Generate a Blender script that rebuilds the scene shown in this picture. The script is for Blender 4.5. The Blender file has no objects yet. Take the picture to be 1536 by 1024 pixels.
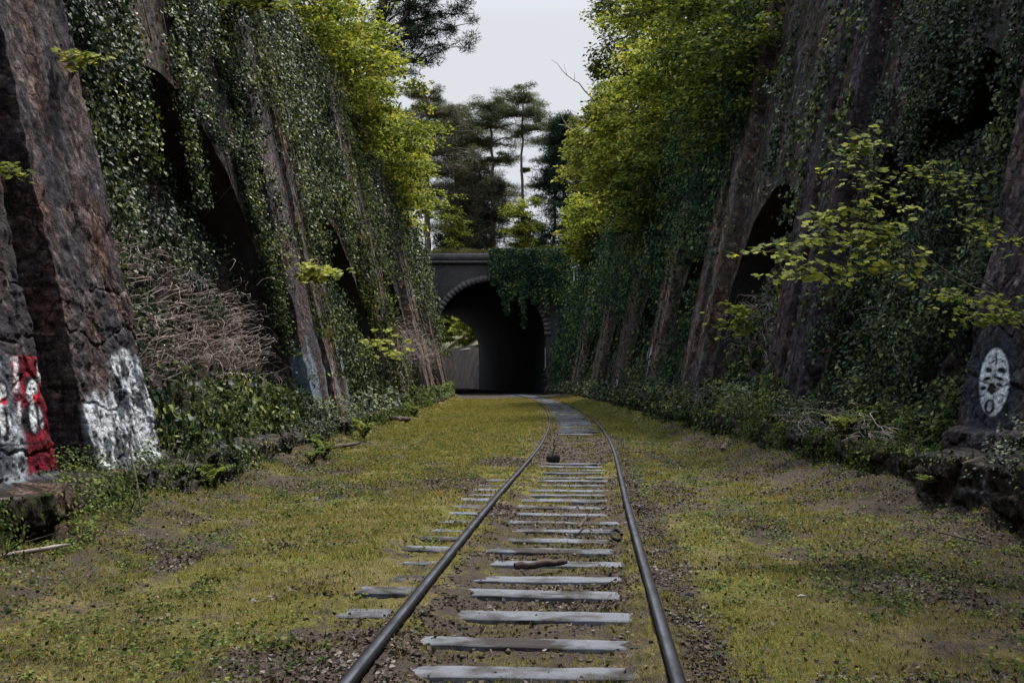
import bpy, math, random
import numpy as np
from mathutils import Vector

rng = np.random.default_rng(7)
random.seed(7)
scene = bpy.context.scene
COL = scene.collection
F = 1493.0           # focal length in photo pixels (1536 wide)
HC = 1.45            # eye height
PI = math.pi

# ------------------------------------------------------------------ noise
def _h(ix, iy, iz, s):
    n = (ix.astype(np.int64) * 374761393 + iy.astype(np.int64) * 668265263 + iz.astype(np.int64) * 2147483647 + s * 1274126177) & 0xffffffff
    n = ((n ^ (n >> 13)) * 1274126177) & 0xffffffff
    n = ((n ^ (n >> 16)) * 2246822519) & 0xffffffff
    n = n ^ (n >> 15)
    return (n & 0xffffff) / float(0xffffff)

def vn(x, y, z=None, s=0):
    x = np.asarray(x, float); y = np.asarray(y, float)
    z = np.zeros_like(x) if z is None else np.asarray(z, float) + np.zeros_like(x)
    y = y + np.zeros_like(x)
    xi, yi, zi = np.floor(x), np.floor(y), np.floor(z)
    fx, fy, fz = x - xi, y - yi, z - zi
    fx = fx * fx * (3 - 2 * fx); fy = fy * fy * (3 - 2 * fy); fz = fz * fz * (3 - 2 * fz)
    r = 0
    for dx in (0, 1):
        for dy in (0, 1):
            for dz in (0, 1):
                w = (fx if dx else 1 - fx) * (fy if dy else 1 - fy) * (fz if dz else 1 - fz)
                r = r + w * _h(xi + dx, yi + dy, zi + dz, s)
    return r

def fbm(x, y, z=None, o=4, s=0, g=0.5):
    a, t, r = 1.0, 0.0, 0.0
    x = np.asarray(x, float); y = np.asarray(y, float)
    zz = None if z is None else np.asarray(z, float)
    f = 1.0
    for i in range(o):
        r = r + a * vn(x * f, y * f, None if zz is None else zz * f, s + i * 17)
        t += a; a *= g; f *= 2.03
    return r / t

def cell(u, v, s=0):
    u = np.asarray(u, float); v = np.asarray(v, float)
    ui, vi = np.floor(u), np.floor(v)
    f1 = np.full(u.shape, 9.0); f2 = np.full(u.shape, 9.0); cid = np.zeros(u.shape)
    z0 = np.zeros_like(u)
    for a in (-1, 0, 1):
        for b in (-1, 0, 1):
            cu, cv = ui + a, vi + b
            pu = cu + .15 + .7 * _h(cu, cv, z0, s); pv = cv + .15 + .7 * _h(cu, cv, z0, s + 5)
            d = np.hypot(pu - u, pv - v)
            nid = _h(cu, cv, z0, s + 9)
            near = d < f1
            f2 = np.where(near, f1, np.minimum(f2, d))
            cid = np.where(near, nid, cid)
            f1 = np.where(near, d, f1)
    return f1, f2, cid

def ss(a, b, x):
    t = np.clip((np.asarray(x, float) - a) / (b - a), 0, 1)
    return t * t * (3 - 2 * t)

# ------------------------------------------------------------------ objects
def tag(o, label=None, cat=None, group=None, kind=None):
    if label: o['label'] = label
    if cat: o['category'] = cat
    if group: o['group'] = group
    if kind: o['kind'] = kind
    return o

def thing(name, label, cat, loc, group=None, rz=0.0):
    o = bpy.data.objects.new(name, None); COL.objects.link(o)
    o.location = loc; o.rotation_euler = (0, 0, rz); o.empty_display_size = .2
    return tag(o, label, cat, group)

def link_mesh(name, me, mat, parent=None, keep=False):
    if mat is not None: me.materials.append(mat)
    o = bpy.data.objects.new(name, me); COL.objects.link(o)
    if parent is not None: o.parent = parent
    return o

class MB:
    """collects quads/tris; build() links them as one mesh object (world coords)"""
    def __init__(s): s.v = []; s.q = []; s.n = 0; s.col = []
    def add(s, V, Q, col=None):
        V = np.asarray(V, float).reshape(-1, 3); Q = np.asarray(Q, int)
        if Q.shape[1] == 3: Q = np.hstack([Q, Q[:, 2:3]])
        s.v.append(V); s.q.append(Q + s.n); s.n += len(V)
        if col is not None: s.col.append(np.asarray(col, float).reshape(-1, 4))
    def grid(s, P, flip=False, col=None):
        nr, nc = P.shape[:2]
        i = np.arange(nr * nc).reshape(nr, nc)
        Q = np.stack([i[:-1, :-1], i[:-1, 1:], i[1:, 1:], i[1:, :-1]], -1).reshape(-1, 4)
        if flip: Q = Q[:, ::-1]
        s.add(P.reshape(-1, 3), Q, col)
    def tube(s, pts, rad, n=6, cap=True):
        pts = np.asarray(pts, float); m = len(pts)
        rad = np.broadcast_to(np.asarray(rad, float), (m,))
        t = np.gradient(pts, axis=0); t /= np.linalg.norm(t, axis=1, keepdims=True) + 1e-9
        ref = np.array([0, 0, 1.]) if abs(t[0][2]) < .9 else np.array([1., 0, 0])
        a = np.cross(t, ref); a /= np.linalg.norm(a, axis=1, keepdims=True) + 1e-9
        b = np.cross(t, a)
        th = np.arange(n) * 2 * PI / n
        V = pts[:, None] + rad[:, None, None] * (a[:, None] * np.cos(th)[None, :, None] + b[:, None] * np.sin(th)[None, :, None])
        i = np.arange(m * n).reshape(m, n); j = np.roll(i, -1, axis=1)
        Q = np.stack([i[:-1], j[:-1], j[1:], i[1:]], -1).reshape(-1, 4)
        V = V.reshape(-1, 3)
        if cap:
            V = np.vstack([V, pts[:1], pts[-1:]])
            c0, c1 = m * n, m * n + 1
            Q = np.vstack([Q, np.stack([i[0], j[0], np.full(n, c0), np.full(n, c0)], -1), np.stack([j[-1], i[-1], np.full(n, c1), np.full(n, c1)], -1)])
        s.add(V, Q)
    def box(s, c, h, rz=0.0):
        c = np.array(c, float); h = np.array(h, float)
        V = np.array([[x, y, z] for x in (-1, 1) for y in (-1, 1) for z in (-1, 1)]) * h
        R = np.array([[math.cos(rz), -math.sin(rz), 0], [math.sin(rz), math.cos(rz), 0], [0, 0, 1]])
        V = V @ R.T + c
        s.add(V, [[0, 1, 3, 2], [4, 6, 7, 5], [0, 4, 5, 1], [2, 3, 7, 6], [0, 2, 6, 4], [1, 5, 7, 3]])
    def build(s, name, mat, parent=None, smooth=False, flat_color=None):
        V = np.vstack(s.v); Q = np.vstack(s.q)
        if parent is not None:
            V = V - np.array(parent.location)
        me = mesh_from(name, V, Q, smooth)
        if s.col:
            C = np.vstack(s.col)
            a = me.color_attributes.new('paint', 'FLOAT_COLOR', 'POINT')
            a.data.foreach_set('color', C.astype(np.float32).ravel())
        return link_mesh(name, me, mat, parent)

def mesh_from(name, V, Q, smooth=False):
    """V (n,3), Q (m,4); rows with q[3]==q[2] are triangles"""
    me = bpy.data.meshes.new(name)
    tri = Q[:, 3] == Q[:, 2]
    tot = np.where(tri, 3, 4)
    start = np.concatenate([[0], np.cumsum(tot)[:-1]])
    mask = np.ones(Q.shape, bool); mask[tri, 3] = False
    loops = Q[mask]
    me.vertices.add(len(V)); me.vertices.foreach_set('co', np.ascontiguousarray(V, np.float32).ravel())
    me.loops.add(len(loops)); me.loops.foreach_set('vertex_index', loops.astype(np.int32))
    me.polygons.add(len(Q)); me.polygons.foreach_set('loop_start', start.astype(np.int32))
    me.polygons.foreach_set('loop_total', tot.astype(np.int32))
    if smooth: me.polygons.foreach_set('use_smooth', np.ones(len(Q), bool))
    me.update(calc_edges=True)
    return me

def px(P):
    """photo pixel of world points - used to read measurements off the photograph"""
    P = np.asarray(P, float)
    return 768 + P[..., 0] / P[..., 1] * F, 569 - (P[..., 2] - HC) / P[..., 1] * F

def at(x, y, Y):
    return np.array([(x - 768) * Y / F, Y, HC + (569 - y) * Y / F])

# ------------------------------------------------------------------ materials
def new_mat(name):
    m = bpy.data.materials.new(name); m.use_nodes = True
    nt = m.node_tree; nt.nodes.clear()
    return m, nt, nt.nodes, nt.links

def N(nodes, t, **kw):
    n = nodes.new(t)
    for k, v in kw.items():
        if k.startswith('i_'): n.inputs[k[2:].replace('_', ' ')].default_value = v
        else: setattr(n, k, v)
    return n

def ramp(nodes, stops, interp='LINEAR'):
    r = nodes.new('ShaderNodeValToRGB'); r.color_ramp.interpolation = interp
    e = r.color_ramp.elements
    while len(e) > 1: e.remove(e[-1])
    e[0].position = stops[0][0]; e[0].color = (*stops[0][1], 1)
    for p, c in stops[1:]:
        k = e.new(p); k.color = (*c, 1)
    return r

def mixc(nt, fac, a, b, mode='MIX'):
    m = nt.nodes.new('ShaderNodeMix'); m.data_type = 'RGBA'; m.blend_type = mode
    for sock, v in ((m.inputs[0], fac), (m.inputs[6], a), (m.inputs[7], b)):
        if isinstance(v, bpy.types.NodeSocket): nt.links.new(v, sock)
        elif isinstance(v, (int, float)): sock.default_value = v
        else: sock.default_value = (*v, 1)
    return m.outputs[2]

def noise_node(nt, vec, scale, detail=5, rough=.6, sc=None):
    if sc is not None:
        mp = nt.nodes.new('ShaderNodeMapping'); mp.inputs['Scale'].default_value = sc
        nt.links.new(vec, mp.inputs['Vector']); vec = mp.outputs[0]
    n = nt.nodes.new('ShaderNodeTexNoise'); n.inputs['Scale'].default_value = scale
    n.inputs['Detail'].default_value = detail; n.inputs['Roughness'].default_value = rough
    nt.links.new(vec, n.inputs['Vector'])
    return n.outputs['Fac']

def mat_leaf(name, cols, rough=.45, trans=.3, tcol=None, spec=.4, clump=.6):
    skew = .55 if 'ivy' in name else 1.0
    m, nt, nd, L = new_mat(name)
    geo = nd.new('ShaderNodeNewGeometry')
    r = ramp(nd, [((i / (len(cols) - 1)) ** skew, c) for i, c in enumerate(cols)])
    nz = noise_node(nt, geo.outputs['Position'], clump, 2)
    # per-leaf tone shifted by the clump it grows in
    ma = nd.new('ShaderNodeMath'); ma.operation = 'MULTIPLY_ADD'; ma.inputs[1].default_value = 1.7; ma.inputs[2].default_value = -.85
    L.new(nz, ma.inputs[0])
    ad = nd.new('ShaderNodeMath'); ad.operation = 'ADD'; ad.use_clamp = True
    L.new(ma.outputs[0], ad.inputs[0]); L.new(geo.outputs['Random Per Island'], ad.inputs[1])
    L.new(ad.outputs[0], r.inputs[0])
    p = nd.new('ShaderNodeBsdfPrincipled'); p.inputs['Roughness'].default_value = rough
    p.inputs['Specular IOR Level'].default_value = spec * .16; p.inputs['Roughness'].default_value = min(1, rough + .2)
    L.new(r.outputs[0], p.inputs['Base Color'])
    t = nd.new('ShaderNodeBsdfTranslucent')
    tc = mixc(nt, 1.0, r.outputs[0], tcol or (1.3, 1.2, .5), 'MULTIPLY')
    L.new(tc, t.inputs['Color'])
    mx = nd.new('ShaderNodeMixShader'); mx.inputs[0].default_value = trans
    L.new(p.outputs[0], mx.inputs[1]); L.new(t.outputs[0], mx.inputs[2])
    o = nd.new('ShaderNodeOutputMaterial'); L.new(mx.outputs[0], o.inputs[0])
    return m

def mat_rough(name, stops, scale=3, detail=6, rough=.9, bump=.5, bscale=30, bdist=.02, streak=None, moss=None, stone=None, spec=.25, paint=False, crevice=False, metallic=0.0, rnd=None):
    """weathered surface: noise ramp, optional vertical streaks, moss, stone cells, paint attribute"""
    m, nt, nd, L = new_mat(name)
    geo = nd.new('ShaderNodeNewGeometry'); pos = geo.outputs['Position']
    if rnd == 'object':
        tcn = nd.new('ShaderNodeTexCoord'); pos = tcn.outputs['Object']
        oi = nd.new('ShaderNodeObjectInfo'); va = nd.new('ShaderNodeVectorMath'); va.operation = 'ADD'
        cx = nd.new('ShaderNodeVectorMath'); cx.operation = 'SCALE'; cx.inputs['Scale'].default_value = 37.0
        cb = nd.new('ShaderNodeCombineXYZ')
        for k in range(3): L.new(oi.outputs['Random'], cb.inputs[k])
        L.new(cb.outputs[0], cx.inputs[0]); L.new(pos, va.inputs[0]); L.new(cx.outputs[0], va.inputs[1]); pos = va.outputs[0]
    n1 = noise_node(nt, pos, scale, detail, .65)
    r = ramp(nd, stops); L.new(n1, r.inputs[0]); colr = r.outputs[0]
    height = noise_node(nt, pos, bscale, 8, .7)
    if stone:
        sc, amt, dark = stone
        w = noise_node(nt, pos, 2.0, 3)
        vo = nd.new('ShaderNodeTexVoronoi'); vo.feature = 'DISTANCE_TO_EDGE'; vo.inputs['Scale'].default_value = sc
        mp = nd.new('ShaderNodeMapping'); mp.inputs['Scale'].default_value = (1, .7, 1.35)
        vm = nd.new('ShaderNodeVectorMath'); vm.operation = 'ADD'; L.new(pos, vm.inputs[0])
        cb2 = nd.new('ShaderNodeCombineXYZ')
        for k in range(3): L.new(w, cb2.inputs[k])
        L.new(cb2.outputs[0], vm.inputs[1]); L.new(vm.outputs[0], mp.inputs[0]); L.new(mp.outputs[0], vo.inputs['Vector'])
        vc = nd.new('ShaderNodeTexVoronoi'); vc.inputs['Scale'].default_value = sc; L.new(mp.outputs[0], vc.inputs['Vector'])
        hs = nd.new('ShaderNodeSeparateColor'); L.new(vc.outputs['Color'], hs.inputs[0])
        rr = ramp(nd, [(0, (.55, .55, .55)), (1, (1.35, 1.3, 1.25))]); L.new(hs.outputs[0], rr.inputs[0])
        colr = mixc(nt, .7, colr, mixc(nt, 1, colr, rr.outputs[0], 'MULTIPLY'))
        er = ramp(nd, [(0, (1, 1, 1)), (.09, (0, 0, 0))]); L.new(vo.outputs['Distance'], er.inputs[0])
        colr = mixc(nt, er.outputs[0], colr, dark)
        ma = nd.new('ShaderNodeMath'); ma.operation = 'MINIMUM'; ma.inputs[1].default_value = .12; L.new(vo.outputs['Distance'], ma.inputs[0])
        mb = nd.new('ShaderNodeMath'); mb.operation = 'MULTIPLY_ADD'; mb.inputs[1].default_value = 9 * amt; L.new(ma.outputs[0], mb.inputs[0]); L.new(height, mb.inputs[2])
        height = mb.outputs[0]
    if streak:
        s1 = noise_node(nt, pos, streak[1], 5, .6, (1, 1, .07))
        sr = ramp(nd, [(.42, (0, 0, 0)), (.62, (1, 1, 1))]); L.new(s1, sr.inputs[0])
        colr = mixc(nt, sr.outputs[0], colr, streak[0])
        if len(streak) > 2:
            s2 = noise_node(nt, pos, streak[1] * 1.7, 5, .6, (1, 1.3, .05))
            sr2 = ramp(nd, [(.55, (0, 0, 0)), (.7, (1, 1, 1))]); L.new(s2, sr2.inputs[0])
            colr = mixc(nt, sr2.outputs[0], colr, streak[2])
    if moss:
        mn = noise_node(nt, pos, moss[1], 7, .7)
        mr = ramp(nd, [(moss[2], (0, 0, 0)), (moss[2] + .1, (1, 1, 1))]); L.new(mn, mr.inputs[0])
        colr = mixc(nt, mr.outputs[0], colr, moss[0])
    if crevice:
        sp = noise_node(nt, pos, 55, 3, .7)
        sr = ramp(nd, [(.3, (.45, .45, .45)), (.7, (1.45, 1.45, 1.45))]); L.new(sp, sr.inputs[0])
        colr = mixc(nt, .8, colr, mixc(nt, 1, colr, sr.outputs[0], 'MULTIPLY'))
    if paint:
        at_ = nd.new('ShaderNodeAttribute'); at_.attribute_name = 'paint'
        wn = noise_node(nt, pos, 22, 8, .75)
        wr = ramp(nd, [(.36, (.25, .25, .25)), (.52, (1, 1, 1))]); L.new(wn, wr.inputs[0])
        mm = nd.new('ShaderNodeMath'); mm.operation = 'MULTIPLY'; L.new(at_.outputs['Alpha'], mm.inputs[0]); L.new(wr.outputs[0], mm.inputs[1])
        colr = mixc(nt, mm.outputs[0], colr, at_.outputs['Color'])
    bp = nd.new('ShaderNodeBump'); bp.inputs['Strength'].default_value = bump; bp.inputs['Distance'].default_value = bdist
    L.new(height, bp.inputs['Height'])
    p = nd.new('ShaderNodeBsdfPrincipled'); p.inputs['Roughness'].default_value = rough
    p.inputs['Specular IOR Level'].default_value = spec; p.inputs['Metallic'].default_value = metallic
    L.new(colr, p.inputs['Base Color']); L.new(bp.outputs[0], p.inputs['Normal'])
    o = nd.new('ShaderNodeOutputMaterial'); L.new(p.outputs[0], o.inputs[0])
    return m

STONE = [(.3, (.040, .030, .030)), (.5, (.100, .075, .075)), (.72, (.190, .150, .145))]
def mat_rock(name, a, b, c, scale=3.2, crack=3.0, moss=.6, streak=(.05, .045, .05), paint=False, bd=.05, chip=8.0, crackdark=(.012, .010, .010)):
    """quarry-faced stone: mottled patches, fine speckle, warped cracks, moss and run-off streaks"""
    m, nt, nd, L = new_mat(name)
    geo = nd.new('ShaderNodeNewGeometry'); pos = geo.outputs['Position']
    pa = noise_node(nt, pos, scale, 10, .72); pb = noise_node(nt, pos, scale * .35, 6, .6); sp = noise_node(nt, pos, 48, 5, .8); md = noise_node(nt, pos, 13, 9, .75)
    r = ramp(nd, [(.34, a), (.5, b), (.64, c)]); L.new(pa, r.inputs[0]); col = r.outputs[0]
    hue = ramp(nd, [(.38, (.72, .82, .98)), (.5, (1, 1, 1)), (.62, (1.28, .98, .84))]); L.new(pb, hue.inputs[0])
    col = mixc(nt, 1, col, hue.outputs[0], 'MULTIPLY')
    r2 = ramp(nd, [(.36, (.28, .28, .28)), (.5, (.95, .95, .95)), (.66, (1.9, 1.88, 1.85))]); L.new(md, r2.inputs[0])
    col = mixc(nt, .8, col, mixc(nt, 1, col, r2.outputs[0], 'MULTIPLY'))
    r3 = ramp(nd, [(.36, (.35, .35, .35)), (.64, (1.65, 1.65, 1.65))]); L.new(sp, r3.inputs[0])
    col = mixc(nt, .75, col, mixc(nt, 1, col, r3.outputs[0], 'MULTIPLY'))
    cw = nd.new('ShaderNodeTexNoise'); cw.inputs['Scale'].default_value = 9; cw.inputs['Detail'].default_value = 4; L.new(pos, cw.inputs['Vector'])
    cv = nd.new('ShaderNodeVectorMath'); cv.operation = 'MULTIPLY_ADD'; cv.inputs[1].default_value = (.14, .14, .14); L.new(cw.outputs['Color'], cv.inputs[0]); L.new(pos, cv.inputs[2])
    ch = nd.new('ShaderNodeTexVoronoi'); ch.feature = 'F1'; ch.inputs['Scale'].default_value = chip; L.new(cv.outputs[0], ch.inputs['Vector'])
    chr_ = ramp(nd, [(.15, (1.35, 1.33, 1.3)), (.42, (.9, .9, .9)), (.68, (.28, .27, .27))]); L.new(ch.outputs['Distance'], chr_.inputs[0])
    col = mixc(nt, .75, col, mixc(nt, 1, col, chr_.outputs[0], 'MULTIPLY'))
    s1 = noise_node(nt, pos, 1.5, 6, .65, (1, 1, .09)); sr = ramp(nd, [(.46, (0, 0, 0)), (.62, (.8, .8, .8))]); L.new(s1, sr.inputs[0])
    col = mixc(nt, sr.outputs[0], col, streak)
    mn = noise_node(nt, pos, 1.7, 9, .78); mr = ramp(nd, [(moss, (0, 0, 0)), (moss + .07, (1, 1, 1))]); L.new(mn, mr.inputs[0])
    col = mixc(nt, mr.outputs[0], col, (.040, .048, .010))
    # cracks
    wv = nd.new('ShaderNodeTexNoise'); wv.inputs['Scale'].default_value = 2.5; wv.inputs['Detail'].default_value = 6; L.new(pos, wv.inputs['Vector'])
    va = nd.new('ShaderNodeVectorMath'); va.operation = 'MULTIPLY_ADD'; va.inputs[1].default_value = (.9, .9, .9); L.new(wv.outputs['Color'], va.inputs[0]); L.new(pos, va.inputs[2])
    vo = nd.new('ShaderNodeTexVoronoi'); vo.feature = 'DISTANCE_TO_EDGE'; vo.inputs['Scale'].default_value = crack; L.new(va.outputs[0], vo.inputs['Vector'])
    cr = ramp(nd, [(.0, (1, 1, 1)), (.045, (0, 0, 0))]); L.new(vo.outputs['Distance'], cr.inputs[0])
    cm = nd.new('ShaderNodeMath'); cm.operation = 'MULTIPLY'; L.new(cr.outputs[0], cm.inputs[0]); cg = ramp(nd, [(.45, (0, 0, 0)), (.6, (.9, .9, .9))]); L.new(pb, cg.inputs[0]); L.new(cg.outputs[0], cm.inputs[1])
    col = mixc(nt, cm.outputs[0], col, crackdark)
    if paint:
        at_ = nd.new('ShaderNodeAttribute'); at_.attribute_name = 'paint'
        wr = ramp(nd, [(.36, (.15, .15, .15)), (.47, (1, 1, 1))]); L.new(md, wr.inputs[0])
        mm = nd.new('ShaderNodeMath'); mm.operation = 'MULTIPLY'; L.new(at_.outputs['Alpha'], mm.inputs[0]); L.new(wr.outputs[0], mm.inputs[1])
        pc = mixc(nt, .5, at_.outputs['Color'], mixc(nt, 1, at_.outputs['Color'], r3.outputs[0], 'MULTIPLY'))
        col = mixc(nt, mm.outputs[0], col, pc)
    h1 = nd.new('ShaderNodeMath'); h1.operation = 'MULTIPLY_ADD'; h1.inputs[1].default_value = 1.0; L.new(md, h1.inputs[0])
    h2 = nd.new('ShaderNodeMath'); h2.operation = 'MULTIPLY_ADD'; h2.inputs[1].default_value = .35; L.new(sp, h2.inputs[0])
    mi = nd.new('ShaderNodeMath'); mi.operation = 'MULTIPLY'; mi.inputs[1].default_value = -.5; L.new(cm.outputs[0], mi.inputs[0]); ci = nd.new('ShaderNodeMath'); ci.operation = 'MULTIPLY_ADD'; ci.inputs[1].default_value = -.7; L.new(ch.outputs['Distance'], ci.inputs[0]); L.new(mi.outputs[0], ci.inputs[2]); L.new(ci.outputs[0], h2.inputs[2]); L.new(h2.outputs[0], h1.inputs[2])
    bp = nd.new('ShaderNodeBump'); bp.inputs['Strength'].default_value = 1.0; bp.inputs['Distance'].default_value = bd; L.new(h1.outputs[0], bp.inputs['Height'])
    p = nd.new('ShaderNodeBsdfPrincipled'); p.inputs['Roughness'].default_value = .85; p.inputs['Specular IOR Level'].default_value = .05
    L.new(col, p.inputs['Base Color']); L.new(bp.outputs[0], p.inputs['Normal'])
    o = nd.new('ShaderNodeOutputMaterial'); L.new(p.outputs[0], o.inputs[0])
    return m
M = {}
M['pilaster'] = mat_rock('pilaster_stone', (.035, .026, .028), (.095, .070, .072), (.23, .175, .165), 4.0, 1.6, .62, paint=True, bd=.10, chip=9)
M['wall'] = mat_rock('rubble_wall_stone', (.034, .026, .025), (.10, .076, .072), (.21, .165, .155), 3.0, 3.0, .57, (.05, .048, .034), bd=.12, chip=5)
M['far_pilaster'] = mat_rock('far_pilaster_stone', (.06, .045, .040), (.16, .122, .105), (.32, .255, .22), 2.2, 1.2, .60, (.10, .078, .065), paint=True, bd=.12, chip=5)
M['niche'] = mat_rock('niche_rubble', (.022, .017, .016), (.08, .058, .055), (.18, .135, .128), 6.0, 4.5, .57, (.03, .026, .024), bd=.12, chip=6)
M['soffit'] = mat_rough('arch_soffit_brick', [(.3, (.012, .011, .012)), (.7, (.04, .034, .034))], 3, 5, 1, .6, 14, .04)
M['plinth'] = mat_rock('plinth_stone', (.028, .023, .022), (.085, .068, .062), (.20, .165, .155), 4.5, 3.0, .55, (.03, .03, .02), bd=.08)
M['portal'] = mat_rough('portal_stone', [(.3, (.026, .025, .028)), (.7, (.065, .06, .062))], 1.0, 8, .9, .6, 8, .05, stone=(1.6, .4, (.035, .03, .03)), streak=((.05, .045, .045), .8))
M['ring'] = mat_rough('arch_ring_stone', [(.3, (.045, .038, .037)), (.7, (.12, .10, .095))], 1.5, 6, .85, .5, 9, .04)
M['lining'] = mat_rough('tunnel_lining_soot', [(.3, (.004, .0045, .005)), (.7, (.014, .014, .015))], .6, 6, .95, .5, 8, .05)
M['farwall'] = mat_rough('far_cutting_stone', [(.3, (.05, .036, .026)), (.7, (.15, .105, .075))], .8, 8, .9, .7, 6, .08, streak=((.08, .06, .055), .5))

M['bark'] = mat_rough('bark', [(.3, (.03, .024, .02)), (.7, (.10, .08, .065))], 5, 6, .95, .8, 20, .04)
M['bark_pine'] = mat_rough('pine_bark', [(.3, (.06, .045, .04)), (.7, (.16, .115, .10))], 2, 6, .95, .8, 9, .05)
M['bark_pale'] = mat_rough('dead_wood', [(.3, (.14, .12, .11)), (.7, (.34, .30, .28))], 8, 6, .9, .5, 30, .01)
M['stem'] = mat_rough('dead_stem', [(.3, (.12, .09, .08)), (.7, (.36, .29, .26))], 9, 4, .9, .3, 30, .005)

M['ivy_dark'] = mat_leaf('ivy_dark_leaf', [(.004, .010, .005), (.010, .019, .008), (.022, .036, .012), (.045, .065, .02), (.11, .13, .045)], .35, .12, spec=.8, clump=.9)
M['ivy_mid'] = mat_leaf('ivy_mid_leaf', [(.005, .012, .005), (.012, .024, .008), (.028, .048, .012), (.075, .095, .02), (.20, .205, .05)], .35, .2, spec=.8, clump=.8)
M['ivy_yellow'] = mat_leaf('ivy_yellow_leaf', [(.012, .022, .007), (.04, .055, .012), (.09, .105, .022), (.17, .165, .04)], .5, .2, clump=.8)
M['ivy_blue'] = mat_leaf('ivy_blue_green_leaf', [(.006, .016, .010), (.014, .034, .020), (.032, .062, .030), (.07, .10, .035), (.13, .15, .045)], .5, .18, spec=.4, clump=.6)
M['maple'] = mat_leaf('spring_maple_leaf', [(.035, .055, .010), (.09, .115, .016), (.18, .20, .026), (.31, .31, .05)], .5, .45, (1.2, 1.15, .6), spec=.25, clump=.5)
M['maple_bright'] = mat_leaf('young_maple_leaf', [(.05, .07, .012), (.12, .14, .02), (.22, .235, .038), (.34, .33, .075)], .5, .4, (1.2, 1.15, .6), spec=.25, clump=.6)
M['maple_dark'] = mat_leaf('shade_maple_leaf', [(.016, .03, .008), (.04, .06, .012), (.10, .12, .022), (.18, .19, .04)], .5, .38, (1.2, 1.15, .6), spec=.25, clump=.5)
M['goldbush'] = mat_leaf('golden_shrub_leaf', [(.06, .075, .016), (.13, .145, .026), (.24, .245, .045), (.36, .34, .08)], .55, .4, (1.2, 1.15, .7), clump=.6)
M['holm'] = mat_leaf('olive_leaf', [(.02, .032, .010), (.045, .06, .014), (.09, .105, .022), (.16, .165, .035)], .5, .3, clump=.5)
M['pine'] = mat_leaf('pine_needle', [(.024, .038, .024), (.05, .066, .036), (.09, .105, .055), (.15, .16, .08)], .6, .18, clump=.3)
M['pine_dark'] = mat_leaf('dark_conifer_needle', [(.008, .018, .014), (.018, .032, .022), (.034, .052, .032), (.06, .08, .045)], .6, .12, clump=.3)
M['cedar'] = mat_leaf('grey_cedar_needle', [(.026, .032, .026), (.05, .052, .038), (.085, .082, .055), (.14, .125, .08)], .65, .15, clump=.3)
M['grass'] = mat_leaf('grass_blade', [(.05, .066, .014), (.12, .125, .026), (.20, .185, .042), (.28, .235, .078), (.23, .17, .09)], .6, .35, (1.2, 1.12, .7), clump=3.0)
M['weed'] = mat_leaf('weed_leaf', [(.012, .022, .006), (.028, .045, .011), (.06, .08, .016), (.13, .145, .035)], .5, .25, spec=.3, clump=1.5)
M['litter'] = mat_leaf('dead_leaf_litter', [(.018, .013, .010), (.045, .030, .022), (.09, .062, .046), (.05, .046, .046), (.17, .145, .13)], .85, .05, clump=2.0)
M['fern'] = mat_leaf('fern_frond', [(.03, .048, .010), (.07, .09, .016), (.14, .145, .03)], .55, .35, clump=1.5)

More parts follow.
